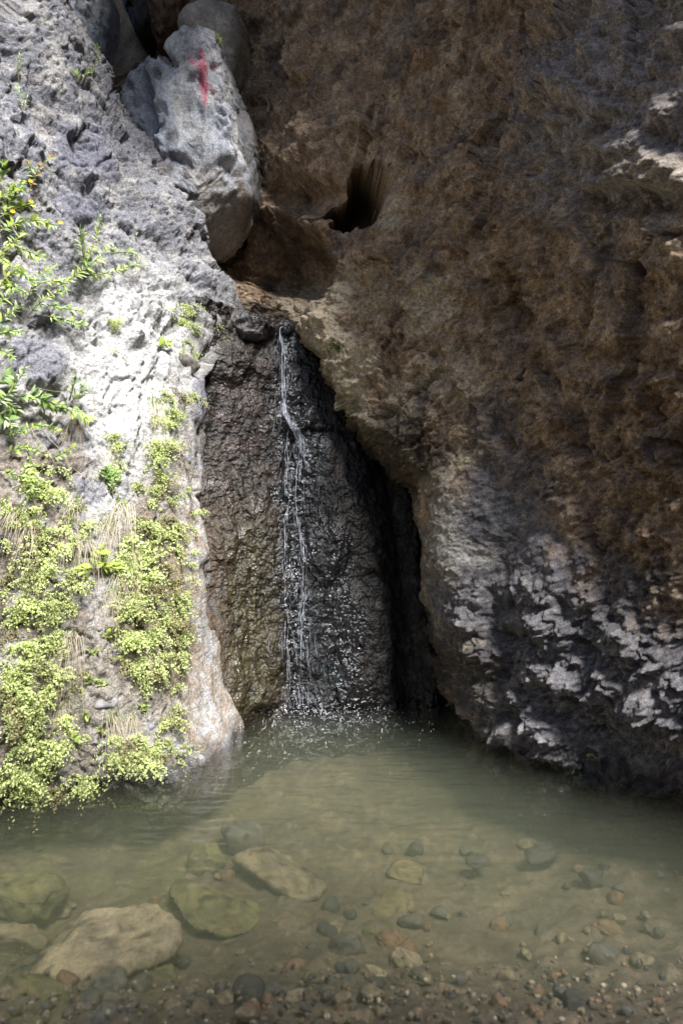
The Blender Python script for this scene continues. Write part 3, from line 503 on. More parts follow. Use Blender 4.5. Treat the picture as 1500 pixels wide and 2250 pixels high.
cnt = 0; PEBL = ['tan pebble on the pool bed', 'grey pebble on the pool bed', 'reddish pebble on the pool bed', 'grey flattish pebble on the pool bed', 'tan roundish pebble on the pool bed', 'black pebble on the pool bed', 'olive pebble on the pool bed', 'tan angular pebble on the pool bed']
while cnt < 170:
    v_ = 1780+470*rs.random()**.7; u_ = rs.uniform(-20, 1510)
    if v_ < 1990 and u_ < 1020 and rs.random() < .8: continue
    x, y, z = on_bed(u_, v_, .0); s = rs.choice([.018, .025, .035, .05, .07], p=[.25, .3, .25, .15, .05]); vi = rs.integers(8)
    o = link('pebble', vari[vi], M_STONE, label=PEBL[vi]+(' about as big as a fist' if s > .04 else ' no bigger than a walnut'), cat='pebble', group='pebbles on the pool bed'); o.location = (x, y, z+.02); o.scale = (s, s, s); o.rotation_euler = (rs.uniform(-.3, .3), rs.uniform(-.3, .3), rs.uniform(0, 6.3)); cnt += 1
# gravel: one uncountable mass
V1, F1 = ICO[1]; GV = []; GF = []; GC = []
n = 1700; gx = rs.uniform(-1.5, 1.6, n); gy = rs.uniform(1.75, 3.1, n)**1.0
keep = rs.random(n) < ss(3.1, 2.2, gy); gx = gx[keep]; gy = gy[keep]
pal = np.array([(.24, .20, .15), (.13, .115, .10), (.19, .13, .09), (.06, .06, .06), (.36, .33, .26), (.16, .125, .09)])
for i in range(len(gx)):
    s = rs.uniform(.004, .014); q = V1*(s*rs.uniform(.6, 1.2, 3)); GV.append(q+np.array([gx[i], gy[i], float(bed_z(gx[i], gy[i]))+.03+rs.uniform(-.01, .02)])); GF.append(F1+len(V1)*i); GC.append(np.tile(pal[rs.choice(6, p=[.2, .25, .2, .15, .05, .15])], (len(V1), 1)))
link('gravel', mesh_np('gravel', np.concatenate(GV), np.concatenate(GF), np.concatenate(GC), np.full(len(GV)*len(V1), .15), False), M_STONE, kind='stuff', label='fine mixed gravel scattered over the shallow pool bed', cat='gravel')

# water body
ys = np.linspace(-1.2, 5.9, 520); xs = np.linspace(-2.9, 2.9, 420); X, Yg = np.meshgrid(xs, ys); P = np.stack([X, Yg, 0*X], -1).astype(np.float32)
rip = .011*fbm(P*C3(2.2, 7, 1), 1, 3, 520)*ss(1.6, 3.4, Yg)+.007*fbm(P*C3(7, 24, 1), 1, 2, 525)*ss(1.9, 3.0, Yg)
rd = np.hypot(X-.12, (Yg-5.05)); rip += .0025*np.sin(rd*62+4*fbm(P,2,2,530))*np.exp(-rd*1.9)*ss(0, .1, rd)
rip += .0012*fbm(P, 3, 2, 528)+.004*fbm(P, 22, 2, 529)*np.exp(-rd*2.2)
P[..., 2] = rip
nz, nx = X.shape; top = P.reshape(-1, 3); fc = grid_faces(nz, nx); idx = np.arange(nz*nx).reshape(nz, nx)
loop = np.r_[idx[0, :], idx[1:, -1], idx[-1, -2::-1], idx[-2:0:-1, 0]]; low = top[loop].copy(); low[:, 2] = -.9; b0 = len(top)
side = np.array([[loop[i], loop[(i+1) % len(loop)], b0+(i+1) % len(loop), b0+i] for i in range(len(loop))])[:, ::-1]
V = np.r_[top, low, [[0, 2.3, -.9]]]; tip = len(V)-1
fan = np.array([[b0+i, b0+(i+1) % len(loop), tip, tip] for i in range(len(loop))])
me = bpy.data.meshes.new('pool_water'); allf = [list(map(int, f)) for f in np.r_[fc, side]]+[list(map(int, f[:3][::-1])) for f in fan]
me.from_pydata(V.tolist(), [], allf); me.update(); me.polygons.foreach_set('use_smooth', np.r_[np.ones(len(fc), bool), np.zeros(len(allf)-len(fc), bool)])
mw = bpy.data.materials.new('pool_water'); mw.use_nodes = True; t = mw.node_tree; N = t.nodes; L = t.links; N.remove(N['Principled BSDF'])
ge = N.new('ShaderNodeNewGeometry'); dt = N.new('ShaderNodeVectorMath'); dt.operation = 'DOT_PRODUCT'; L.new(ge.outputs['Incoming'], dt.inputs[0]); L.new(ge.outputs['Normal'], dt.inputs[1])
ab = N.new('ShaderNodeMath'); ab.operation = 'ABSOLUTE'; L.new(dt.outputs['Value'], ab.inputs[0]); om = N.new('ShaderNodeMath'); om.operation = 'SUBTRACT'; om.inputs[0].default_value = 1; om.use_clamp = True; L.new(ab.outputs[0], om.inputs[1])
pw = N.new('ShaderNodeMath'); pw.operation = 'POWER'; pw.inputs[1].default_value = 5; L.new(om.outputs[0], pw.inputs[0]); ma = N.new('ShaderNodeMath'); ma.operation = 'MULTIPLY_ADD'; ma.inputs[1].default_value = .98; ma.inputs[2].default_value = .02; L.new(pw.outputs[0], ma.inputs[0])
tr = N.new('ShaderNodeBsdfTransparent'); gs = N.new('ShaderNodeBsdfGlossy'); gs.inputs['Roughness'].default_value = .03; ms = N.new('ShaderNodeMixShader')
L.new(ma.outputs[0], ms.inputs[0]); L.new(tr.outputs[0], ms.inputs[1]); L.new(gs.outputs[0], ms.inputs[2]); L.new(ms.outputs[0], N['Material Output'].inputs['Surface'])
vs = N.new('ShaderNodeVolumePrincipled'); vs.inputs['Color'].default_value = (.17, .192, .155, 1); vs.inputs['Density'].default_value = 1.5; vs.inputs['Anisotropy'].default_value = .2; vs.inputs['Absorption Color'].default_value = (.5, .5, .3, 1)
L.new(vs.outputs[0], N['Material Output'].inputs['Volume'])
water = link('pool_water', me, mw, kind='structure', label='murky green water of the small pool', cat='water')

# ------------------------------------------------------------------ WATERFALL
def tube(paths, sides=5):
    V = []; Fc = []
    for pts, rad in paths:
        p = np.asarray(pts, float); n = len(p); t = np.gradient(p, axis=0); t /= np.linalg.norm(t, axis=1, keepdims=True)+1e-9
        a = np.cross(t, [.13, -.97, .2]); a /= np.linalg.norm(a, axis=1, keepdims=True)+1e-9; b = np.cross(t, a); r = np.broadcast_to(np.asarray(rad, float), (n,)); base = sum(len(x) for x in V)
        ang = np.arange(sides)*2*math.pi/sides; V.append((p[:, None]+r[:, None, None]*(a[:, None]*np.cos(ang)[None, :, None]+b[:, None]*np.sin(ang)[None, :, None])).reshape(-1, 3))
        i = np.arange(n-1)[:, None]*sides; j = np.arange(sides)[None]; k = (j+1) % sides
        Fc.append((base+np.stack([i+j, i+k, i+sides+k, i+sides+j], -1)).reshape(-1, 4))
    return np.concatenate(V), np.concatenate(Fc)
mf_ = bpy.data.materials.new('falling_water'); mf_.use_nodes = True; t = mf_.node_tree; N = t.nodes; L = t.links; b = N['Principled BSDF']; b.inputs['Base Color'].default_value = (.72, .76, .85, 1); b.inputs['Roughness'].default_value = .15; b.inputs['Specular IOR Level'].default_value = .6
tc = N.new('ShaderNodeTexCoord'); mp = N.new('ShaderNodeMapping'); mp.inputs['Scale'].default_value = (90, 90, 7); nn = N.new('ShaderNodeTexNoise'); nn.inputs['Scale'].default_value = 1; L.new(tc.outputs['Object'], mp.inputs[0]); L.new(mp.outputs[0], nn.inputs['Vector'])
mr = N.new('ShaderNodeMapRange'); mr.inputs[1].default_value = .35; mr.inputs[2].default_value = .7; mr.inputs[3].default_value = .02; mr.inputs[4].default_value = .5; L.new(nn.outputs[0], mr.inputs[0])
tr = N.new('ShaderNodeBsdfTransparent'); ms = N.new('ShaderNodeMixShader'); L.new(mr.outputs[0], ms.inputs[0]); L.new(tr.outputs[0], ms.inputs[1]); L.new(b.outputs[0], ms.inputs[2]); L.new(ms.outputs[0], N['Material Output'].inputs[0])
fall = link('waterfall', None, label='thin white waterfall running down the dark wet slab', cat='waterfall'); fall.location = W(640, 1560, 5.1)
fo = np.array(fall.location)
def strand_paths(px, count, spread, rad, off, seed):
    r = np.random.default_rng(seed); px = np.array(px, float); out = []
    s = np.r_[0, np.cumsum(np.hypot(*np.diff(px, axis=0).T))]; q = np.arange(0, s[-1], 5.0); uu = np.interp(q, s, px[:, 0]); vv = np.interp(q, s, px[:, 1])
    for k in range(count):
        ln = r.uniform(18, 70)/s[-1]; a = r.uniform(-.05, 1-.4*ln); b_ = a+ln
        sel = (q >= a*s[-1]) & (q <= b_*s[-1])
        if sel.sum() < 4: continue
        oo = r.normal()*spread*(np.interp(q[sel], [0, s[-1]*.2, s[-1]], [.5, 1, 1])); ph = r.random()*9
        pts = []
        for x, y, o_ in zip(uu[sel], vv[sel], oo):
            p, n_ = LKR(x+o_+.7*math.sin(y/23+ph), y); pts.append(p+np.array([0, -off, 0]) if p is not None else None)
        pts = np.array([p for p in pts if p is not None]); 
        for _ in range(4): pts[1:-1] = (pts[:-2]+2*pts[1:-1]+pts[2:])/4
        rr = rad*r.uniform(.5, 1.2)*np.sin(np.linspace(.05, math.pi-.05, len(pts)))*(1+.35*np.sin(np.arange(len(pts))*1.3+ph))
        out.append((pts-fo, rr))
    return out
M1 = [(616, 722), (622, 760), (625, 830), (623, 880), (630, 920), (646, 942)]; FAN = [(622, 888), (634, 922), (652, 944), (664, 962), (668, 1010)]; T1 = [(634, 945), (632, 1000), (630, 1060), (636, 1100), (628, 1160), (627, 1240), (630, 1330), (632, 1420), (634, 1500)]; T2 = [(650, 950), (658, 1000), (652, 1060), (655, 1140), (664, 1190), (668, 1240), (668, 1290), (662, 1370), (664, 1450)]
streams = [(M1, 60, 1.8, .0055, .045), (M1, 30, 6, .0016, .045), (FAN, 60, 6, .0024, .04), (FAN, 14, 3.5, .005, .035), (T1, 60, 2.2, .0026, .03), (T2, 65, 2.8, .0030, .03), ([(668, 1270), (672, 1310), (655, 1330)], 22, 9, .0018, .03),
 ([(618, 880), (612, 900), (610, 960)], 12, 5, .0015, .03), ([(690, 980), (705, 1100), (712, 1200)], 10, 6, .0013, .02), ([(645, 960), (645, 1200), (650, 1400), (660, 1556)], 60, 24, .0015, .02), ([(640, 1380), (650, 1470), (660, 1556)], 40, 22, .0016, .02)]
for k, (px, n_, sp, rad, off) in enumerate(streams):
    V, Fc = tube(strand_paths(px, n_, sp, rad, off, 40+k)); link('water_stream', mesh_np('water_stream', V, Fc), mf_, parent=fall)
M_DROP = mat('water_drop', (.75, .8, .88), .1, .7)
V1, F1 = ICO[1]; GV = []; GF = []
for i in range(380):
    if i < 280: u_ = 750+rs.normal()*80; v_ = 1585+rs.normal()*17
    else: u_ = rs.uniform(600, 960); v_ = rs.uniform(1540, 1640)
    y = min(2250/(v_-1125), 5.12); x = (u_-750)/F*y; zz = abs(rs.normal())*.03*math.exp(-abs(u_-760)/140)
    s = rs.uniform(.001, .003); st = rs.choice([1, 1.5, 3.5, 8], p=[.62, .25, .1, .03]); q = V1*np.array([s*.7, s*.7, s*st])
    GF.append(F1+len(V1)*len(GV)); GV.append(q+np.array([x, y-.03, zz+s*st*.6])-fo)
link('splash_drops', mesh_np('splash_drops', np.concatenate(GV), np.concatenate(GF)), M_DROP, parent=fall, kind='stuff')
# ------------------------------------------------------------------ PLANTS
M_FERN = mat('fern_leaf', (.60, .68, .29), .5, .3, .40, .38, 25); M_FERN2 = mat('fern_leaf_dull', (.30, .27, .14), .6, .2, .3, .4, 25); M_STEM = mat('dark_stem', (.07, .045, .03), .6); M_TWIG = mat('twig', (.13, .10, .07), .7)
M_LEAF = mat('shrub_leaf', (.29, .43, .14), .42, .45, .4, .45, 6); M_LEAFY = mat('young_leaf', (.42, .52, .12), .42, .4, .4, .3, 6); M_LEAFB = mat('silvery_leaf', (.36, .45, .27), .45, .4, .35, .3, 6); M_LEAFR = mat('autumn_leaf', (.36, .22, .07), .5, .3, .35, .4, 6)
M_GRASS = mat('grass_blade', (.24, .36, .07), .5, .3, .35, .3, 12); M_STRAW = mat('dry_straw', (.50, .43, .32), .7, .2, .25, .3, 20); M_ROOT = mat('root_bark', (.30, .20, .13), .8); M_MOSS = mat('moss', (.12, .19, .02), .9, .1, .2, .3, 60); M_FLOWER = mat('yellow_petal', (.75, .5, .03), .5, .3, .3)
def frame_at(p, n, off=.0, roll=0.0, s=1.0):
    n = Vector(n).normalized(); up = Vector((0, 0, 1)); up = (up-n*up.dot(n)).normalized(); rt = up.cross(n)
    m = Matrix((rt, up, n)).transposed().to_4x4() @ Matrix.Rotation(roll, 4, 'Z') @ Matrix.Scale(s, 4); m.translation = Vector(p)+n*off; return m
def poly(name, V, Fc, m, smooth=False):
    me = bpy.data.meshes.new(name); me.from_pydata([tuple(map(float, x)) for x in V], [], Fc); me.materials.append(m); me.update(); return me
def fern_variant(seed, size=.11):
    r = np.random.default_rng(seed); V = []; Fc = []; SV = []
    for f in range(r.integers(8, 13)):
        az = r.uniform(-1.5, 1.5); L_ = size*r.uniform(.5, 1.5); dirv = np.array([math.sin(az)*.9, r.uniform(-.2, .75), r.uniform(.5, 1.0)]); dirv /= np.linalg.norm(dirv)
        t = np.linspace(0, 1, 8); pts = dirv*(t*L_)[:, None]+np.array([0, -1, -.15])*((t**2)*L_*r.uniform(.5, 1.1))[:, None]; SV.append((pts, np.linspace(.0013, .0006, 8)))
        side = np.cross(dirv, [0, 1, 0]); side /= np.linalg.norm(side)+1e-9
        for k in range(r.integers(13, 19)):
            tt = r.uniform(.25, 1.0); p = np.array([np.interp(tt, t, pts[:, j]) for j in range(3)])+side*r.normal()*.018*(1.2-tt)+r.normal(size=3)*.005
            nn = np.array([r.normal()*.7, .45+r.normal()*.6, .75]); nn /= np.linalg.norm(nn); a = np.cross(nn, r.normal(size=3)); a /= np.linalg.norm(a); b_ = np.cross(nn, a); s = r.uniform(.0055, .0135)*size/.11
            i0 = len(V); V.append(p); sp = r.uniform(.9, 1.3); m = 5
            for q in range(m):
                th = -sp+2*sp*q/(m-1); V.append(p+s*(a*math.cos(th)+b_*math.sin(th))*(1 if q % 2 else .82)+nn*(-.12*s*abs(th)))
            Fc += [(i0, i0+1+q, i0+2+q) for q in range(m-1)]
    sv, sf = tube(SV, 3)
    return (V, Fc), (sv, sf)
ferns = []
for k in range(7):
    (V, Fc), (sv, sf) = fern_variant(900+k); ferns.append((poly('fronds', V, Fc, M_FERN), mesh_np('stalks', sv, sf)))
for k in range(2):
    (V, Fc), (sv, sf) = fern_variant(950+k); ferns.append((poly('fronds', V, Fc, M_FERN2), mesh_np('stalks', sv, sf)))
for f in ferns: f[1].materials.append(M_STEM)
pr = np.random.default_rng(31)
def inside(poly_, x, y):
    c = False; n = len(poly_); j = n-1
    for i in range(n):
        xi, yi = poly_[i]; xj, yj = poly_[j]
        if ((yi > y) != (yj > y)) and (x < (xj-xi)*(y-yi)/(yj-yi+1e-9)+xi): c = not c
        j = i
    return c
def place_fern(u_, v_, label, s, var=None, look=None):
    p, n = (look or LK)(u_, v_)
    if p is None: return
    n = n*.5+np.array([.45, -.75, .25])*.6; k = var if var is not None else (pr.integers(7) if pr.random() < .86 else 7+pr.integers(2))
    label = ('withering ' if k >= 7 else 'big ' if s > .98 else 'little ' if s < .68 else '')+label
    o = link('maidenhair_fern', None, label=label, cat='fern', group='maidenhair ferns on the rock'); o.matrix_world = frame_at(p, n, -.012, pr.normal()*.5, s)
    for me, nm in zip(ferns[k], ('fronds', 'stalks')): link(nm, me, parent=o, kind='stuff' if nm == 'fronds' else None)
regions = [
 ([(345, 865), (425, 855), (432, 935), (395, 960), (385, 1060), (392, 1160), (300, 1160), (318, 1060), (318, 960)], 40, 'lime maidenhair fern in the strip below the grass tuft', .85),
 ([(280, 1150), (392, 1150), (405, 1300), (400, 1420), (270, 1400), (262, 1250)], 58, 'lime maidenhair fern in the dense mat beside the orange stained rock', .95),
 ([(265, 1390), (400, 1390), (395, 1510), (330, 1500), (280, 1450)], 24, 'lime maidenhair fern at the ragged lower end of the dense mat', .9),
 ([(0, 1020), (110, 1010), (130, 1180), (60, 1300), (0, 1300)], 22, 'lime maidenhair fern on dark earth under the shrubs', .9),
 ([(40, 1120), (215, 1130), (205, 1330), (120, 1360), (60, 1300)], 26, 'lime maidenhair fern around the hanging straw', .85),
 ([(0, 1290), (130, 1300), (125, 1480), (90, 1560), (0, 1560)], 36, 'lime maidenhair fern on the dark mossy bank', .95),
 ([(0, 1540), (95, 1540), (140, 1640), (130, 1750), (0, 1750)], 36, 'lime maidenhair fern on the bank just above the water', .95),
 ([(140, 1180), (200, 1200), (190, 1310), (150, 1400), (120, 1420), (110, 1300)], 8, 'lime maidenhair fern scattered over bare brown earth', .75),
 ([(232, 1620), (330, 1625), (345, 1690), (240, 1700)], 16, 'lime maidenhair fern in the tuft over the waterline', .9),
 ([(350, 1560), (398, 1550), (392, 1680), (345, 1675)], 10, 'lime maidenhair fern beside the orange streaks at the water', .8),
 ([(168, 1680), (210, 1675), (208, 1735), (170, 1735)], 5, 'lime maidenhair fern in the small tuft among pale stones', .8),
 ([(360, 655), (425, 660), (440, 760), (428, 830), (402, 770), (375, 700)], 15, 'lime maidenhair fern trailing over the shaded rim of the slab', .7),
 ([(402, 1000), (425, 1010), (436, 1150), (432, 1290), (405, 1340), (410, 1150)], 12, 'small maidenhair fern in the thin line along the wet edge', .55),
 ([(238, 955), (275, 960), (275, 1020), (245, 1030)], 5, 'lime maidenhair fern on the pale bare crust', .75),
 ([(130, 1480), (180, 1460), (190, 1620), (120, 1640)], 6, 'lime maidenhair fern above the pale embedded stones', .7),
 ([(245, 690), (262, 690), (262, 780), (246, 770)], 4, 'small maidenhair fern in the crack of the pale crust', .5)]
for pl, n_, lab, s in regions:
    q = np.array(pl); k = 0; n_ = int(n_*1.0)
    while k < n_:
        a, b_ = pr.uniform(q[:, 0].min(), q[:, 0].max()), pr.uniform(q[:, 1].min(), q[:, 1].max())
        if inside(pl, a, b_): place_fern(a, b_, lab, s*pr.uniform(.7, 1.25)); k += 1
for (a, b_, lab, s) in [(495, 742, 'little fern in the crack beside the black wet ledge', .6), (478, 712, 'tiny fern above the black wet ledge', .5)]: place_fern(a, b_, lab, s, 2)
place_fern(1293, 1655, 'tiny green fern alone on the dark overhang foot', .45, 1, LKC)
# leaves
def leaf_mesh(name, m, wide=.2, fold=.25, bend=.25):
    V = []; Fc = []; n = 6
    for i in range(n):
        t = i/(n-1); w_ = wide*math.sin(math.pi*min(1, .06+t*.94))**.8*(1-.25*t) if i < n-1 else 0.004; z = -bend*t*t
        V += [(-w_, t, z+fold*w_), (0, t, z), (w_, t, z+fold*w_)]
    for i in range(n-1):
        a = i*3; Fc += [(a, a+1, a+4, a+3), (a+1, a+2, a+5, a+4)]
    me = poly(name, V, Fc, m); me.polygons.foreach_set('use_smooth', [True]*len(Fc)); return me
LV = {'g': leaf_mesh('leaf', M_LEAF, .17), 'y': leaf_mesh('leaf', M_LEAFY, .15), 's': leaf_mesh('leaf', M_LEAFB, .15), 'b': leaf_mesh('leaf', M_LEAF, .30, .2, .35), 'r': leaf_mesh('leaf', M_LEAFR, .30, .2, .3), 'o': leaf_mesh('leaf', M_LEAFY, .32, .15, .2)}
def shrub(name, label, branches, kinds, size, cat='shrub', step=11, look=None, out=(.04, .16)):
    lk = look or LK; base, n_ = lk(*branches[0][0]); root = link(name, None, label=label, cat=cat); root.location = Vector(base); bo = np.array(base); nl = 0
    for br in branches:
        br = np.array(br, float); s = np.r_[0, np.cumsum(np.hypot(*np.diff(br, axis=0).T))]; q = np.linspace(0, s[-1], max(5, int(s[-1]/8))); pts = []
        for i, x in enumerate(q):
            p, n = lk(np.interp(x, s, br[:, 0]), np.interp(x, s, br[:, 1]))
            if p is None: continue
            pts.append(p+np.array([.35, -.9, .1])*(out[0]+(out[1]-out[0])*(i/len(q))))
        pts = np.array(pts)
        for _ in range(6): pts[1:-1] = (pts[:-2]+2*pts[1:-1]+pts[2:])/4
        pts = pts-bo; V, Fc = tube([(pts, np.linspace(.0042, .0014, len(pts)))], 5); link('branch', mesh_np('branch', V, Fc), M_TWIG, parent=root)
        m = max(4, int(s[-1]/step*2.3))
        for i in range(m):
            t = .12+.88*(i+pr.random())/m; j = t*(len(pts)-1); a = int(min(j, len(pts)-2)); p = pts[a]+(pts[a+1]-pts[a])*(j-a); tg = pts[a+1]-pts[a]; tg /= np.linalg.norm(tg)+1e-9
            sd = np.cross(tg, [.3, -.9, .2])*(1 if i % 2 else -1); dv = tg*.7+sd*pr.uniform(.3, 1.0)+np.array([.1, -.5, .1])*pr.uniform(-.1, 1)+pr.normal(size=3)*.38; dv /= np.linalg.norm(dv)
            nv = np.array([.35, -.65, .75])+pr.normal(size=3)*.3; xv = np.cross(dv, nv); xv /= np.linalg.norm(xv); zv = np.cross(xv, dv)
            L_ = size*pr.uniform(.45, 1.3)*(1-.25*(t > .85)); o = link('leaf', LV[kinds[pr.integers(len(kinds))]], parent=root)
            mm = Matrix((xv*L_, dv*L_, zv*L_)).transposed().to_4x4(); mm.translation = p; o.matrix_local = mm; nl += 1
    return root
shrub('willow_shrub', 'leafy willow like shrub with a long dark twig reaching over grey rock', [[(105, 645), (170, 616), (240, 562), (300, 532)], [(165, 618), (195, 580), (215, 530), (224, 495)], [(170, 614), (250, 610), (312, 590)], [(190, 600), (180, 555), (178, 520)], [(240, 562), (262, 560), (300, 575)]], 'ysysg', .05, step=5.5)
shrub('leafy_shrub', 'bushy green shrub with small yellow flowers on the grey slab', [[(-10, 520), (40, 500), (90, 505), (120, 520)], [(-10, 500), (35, 455), (50, 420)], [(-10, 460), (20, 430), (60, 440)], [(-10, 420), (25, 395), (10, 380)], [(-10, 480), (30, 475), (70, 470)]], 'gyoys', .055, step=5)
shrub('leafy_shrub', 'green shrub hanging on the slab below the yellow flowered one', [[(0, 540), (45, 555), (100, 590)], [(-10, 560), (30, 600), (80, 640)], [(-10, 585), (20, 560), (60, 530)], [(-10, 620), (25, 640), (60, 660)], [(-10, 650), (15, 625), (45, 610)]], 'gyoys', .048, step=5)
shrub('leafy_shrub', 'low green shrub hanging under the long dark twig', [[(60, 700), (110, 660), (150, 655)], [(70, 640), (105, 625), (150, 640)], [(90, 670), (140, 690), (185, 700)], [(100, 700), (150, 715), (190, 735)], [(60, 660), (85, 620), (130, 600)]], 'ysg', .042, step=4.5)
shrub('leafy_shrub', 'shrub of feathery compound leaves beside the shaded blue grey block', [[(-10, 720), (25, 705), (50, 690)], [(-10, 740), (20, 735), (50, 745)], [(-10, 690), (20, 660), (40, 650)], [(-10, 770), (15, 780), (35, 800)]], 'gsgy', .046, step=4.5)
shrub('silver_leaved_shrub', 'pale silvery leaved shrub growing over the fern bank', [[(-10, 900), (30, 870), (50, 845), (60, 820)], [(-10, 890), (15, 890), (45, 915)], [(30, 875), (75, 880), (125, 900)], [(75, 885), (130, 905), (180, 915)], [(-10, 850), (15, 840), (30, 830)], [(0, 910), (20, 920), (30, 945)]], 'ssyb', .062, step=6)
shrub('silver_leaved_shrub', 'small pale leaved sprig rooted beside the straw fringe', [[(150, 880), (165, 850), (168, 838)], [(155, 885), (180, 870), (190, 865)], [(155, 890), (170, 905), (195, 930)]], 'sgy', .06, step=6)
shrub('bramble', 'trailing bramble with reddish and green leaves on dark earth', [[(0, 960), (50, 955), (95, 940)], [(10, 1000), (60, 985), (110, 1010)], [(60, 990), (85, 1040), (70, 1085)], [(0, 1030), (40, 1050), (80, 1060)], [(70, 930), (110, 945), (140, 965)], [(110, 1010), (150, 1000), (165, 985)]], 'obyg', .036, cat='bramble', step=7)
shrub('weed_sprig', 'little green sprig on the sandy ledge of the slab', [[(180, 185), (188, 165), (200, 145)], [(182, 182), (198, 168), (210, 160)], [(178, 182), (168, 175), (165, 165)]], 'yg', .05, cat='weed', step=5, out=(.02, .06))
shrub('weed_sprig', 'wispy weed in the shadowed top of the slab', [[(50, 250), (45, 215), (35, 190)], [(40, 180), (38, 155), (45, 130)], [(50, 255), (58, 235), (62, 215)]], 'gs', .035, cat='weed', step=6, out=(.02, .06))
shrub('weed_sprig', 'two leaved red and green weed above the bushy shrub', [[(68, 420), (78, 395), (85, 375)], [(78, 395), (100, 360), (125, 352)], [(75, 400), (62, 380), (58, 362)]], 'rgg', .045, cat='weed', step=9, out=(.02, .08))
shrub('weed_sprig', 'bright five leaved plant below the pale crust', [[(245, 1085), (246, 1060), (250, 1030)], [(246, 1060), (235, 1040), (232, 1030)]], 'gb', .05, cat='weed', step=4, out=(.02, .06))
shrub('weed_sprig', 'bright leafy weed growing in the hanging straw', [[(210, 1255), (215, 1225), (225, 1200)], [(212, 1245), (235, 1235), (250, 1240)], [(212, 1245), (190, 1240), (180, 1250)]], 'yo', .06, cat='weed', step=6, out=(.02, .07))
shrub('weed_sprig', 'single hanging leafy twig at the rim of the pale crust', [[(345, 765), (360, 752), (378, 755)]], 'go', .05, cat='weed', step=5, out=(.02, .06))
class LkB:
    def __init__(s): s.l = Lookup(MP, MN)
    def __call__(s, a, b): return s.l(a, b)
LKB = LkB()
shrub('weed_sprig', 'green tuft growing on top of the red marked boulder', [[(483, 100), (484, 88), (482, 76)], [(484, 98), (490, 90), (491, 82)]], 'y', .045, cat='weed', step=3, look=LKB, out=(.01, .03))
shrub('weed_sprig', 'upright sprig on the small blue grey boulder', [[(215, 140), (219, 118), (227, 92)], [(216, 125), (208, 116), (203, 114)]], 'yg', .045, cat='weed', step=6, out=(.0, .02))
for (a, b_, lab) in [(232, 1395, 'small yellow green weed on bare earth beside the dense fern mat'), (247, 1388, 'small orange tinted weed on bare earth'), (195, 1495, 'young grassy weed on bare brown earth'), (220, 1500, 'yellow weed seedling above the round pale stone'), (160, 1622, 'yellow weed seedling among pale embedded stones'), (185, 1568, 'tiny weed on the muddy bank'), (222, 1605, 'yellow weed seedling below the round pale stone'), (310, 1555, 'small leafy weed near the orange streaks'), (90, 1655, 'broad leaved seedling over the waterline'), (200, 1430, 'pale fig like seedling on bare earth')]:
    shrub('seedling', lab, [[(a, b_+8), (a+1, b_), (a+pr.uniform(-4, 4), b_-8)], [(a, b_+6), (a+7, b_+2), (a+12, b_-2)]], 'yog', .03, cat='weed', step=4, out=(.005, .03))
for (a, b_) in [(28, 497), (68, 478), (65, 430), (130, 520)]:
    p, n = LK(a, b_); V = []; Fc = []
    for k in range(7):
        th = k*.9; i0 = len(V); V += [(0, 0, 0), (.011*math.cos(th-.3), .011*math.sin(th-.3), .004), (.015*math.cos(th), .015*math.sin(th), .006), (.011*math.cos(th+.3), .011*math.sin(th+.3), .004)]; Fc.append((i0, i0+1, i0+2, i0+3))
    o = link('yellow_flower', poly('yellow_flower', V, Fc, M_FLOWER), label='small yellow flower in the bushy shrub', cat='flower', group='yellow flowers'); o.matrix_world = frame_at(p, (.4, -.8, .4), .13, 0, 1.2)
# grass tufts with dry straw hanging below
def blades(n, L0, up, m, seed, wd=.0022, spread=.5):
    r = np.random.default_rng(seed); V = []; Fc = []
    for k in range(n):
        L_ = L0*r.uniform(.25, 1.15); az = r.normal()*spread; d0 = np.array([math.sin(az), (1 if up else -.4)*abs(math.cos(az))*r.uniform(.5, 1), r.uniform(.25, .7)]); d0 /= np.linalg.norm(d0); g = r.uniform(.5, 1.2) if up else r.uniform(.9, 1.4); p0 = np.array([r.normal()*.03, r.normal()*.03, 0]); i0 = len(V); m_ = 7
        for q in range(m_):
            t = q/(m_-1); p = p0+d0*L_*t*(.75 if up else .4)+np.array([r.normal()*.002, -g*L_*t*t*(.7 if up else .95), -.12*L_*t*t]); w_ = wd*(1-t)**.6; V += [p+np.array([-w_, 0, 0]), p+np.array([w_, 0, .3*w_])]
        Fc += [(i0+2*q, i0+2*q+1, i0+2*q+3, i0+2*q+2) for q in range(m_-1)]
    return poly('blades', V, Fc, m)
GT = [(blades(26, .17, True, M_GRASS, 60+k, .0026), blades(20+7*k, .26+.05*k, False, M_STRAW, 70+k, .0014, .6)) for k in range(3)]
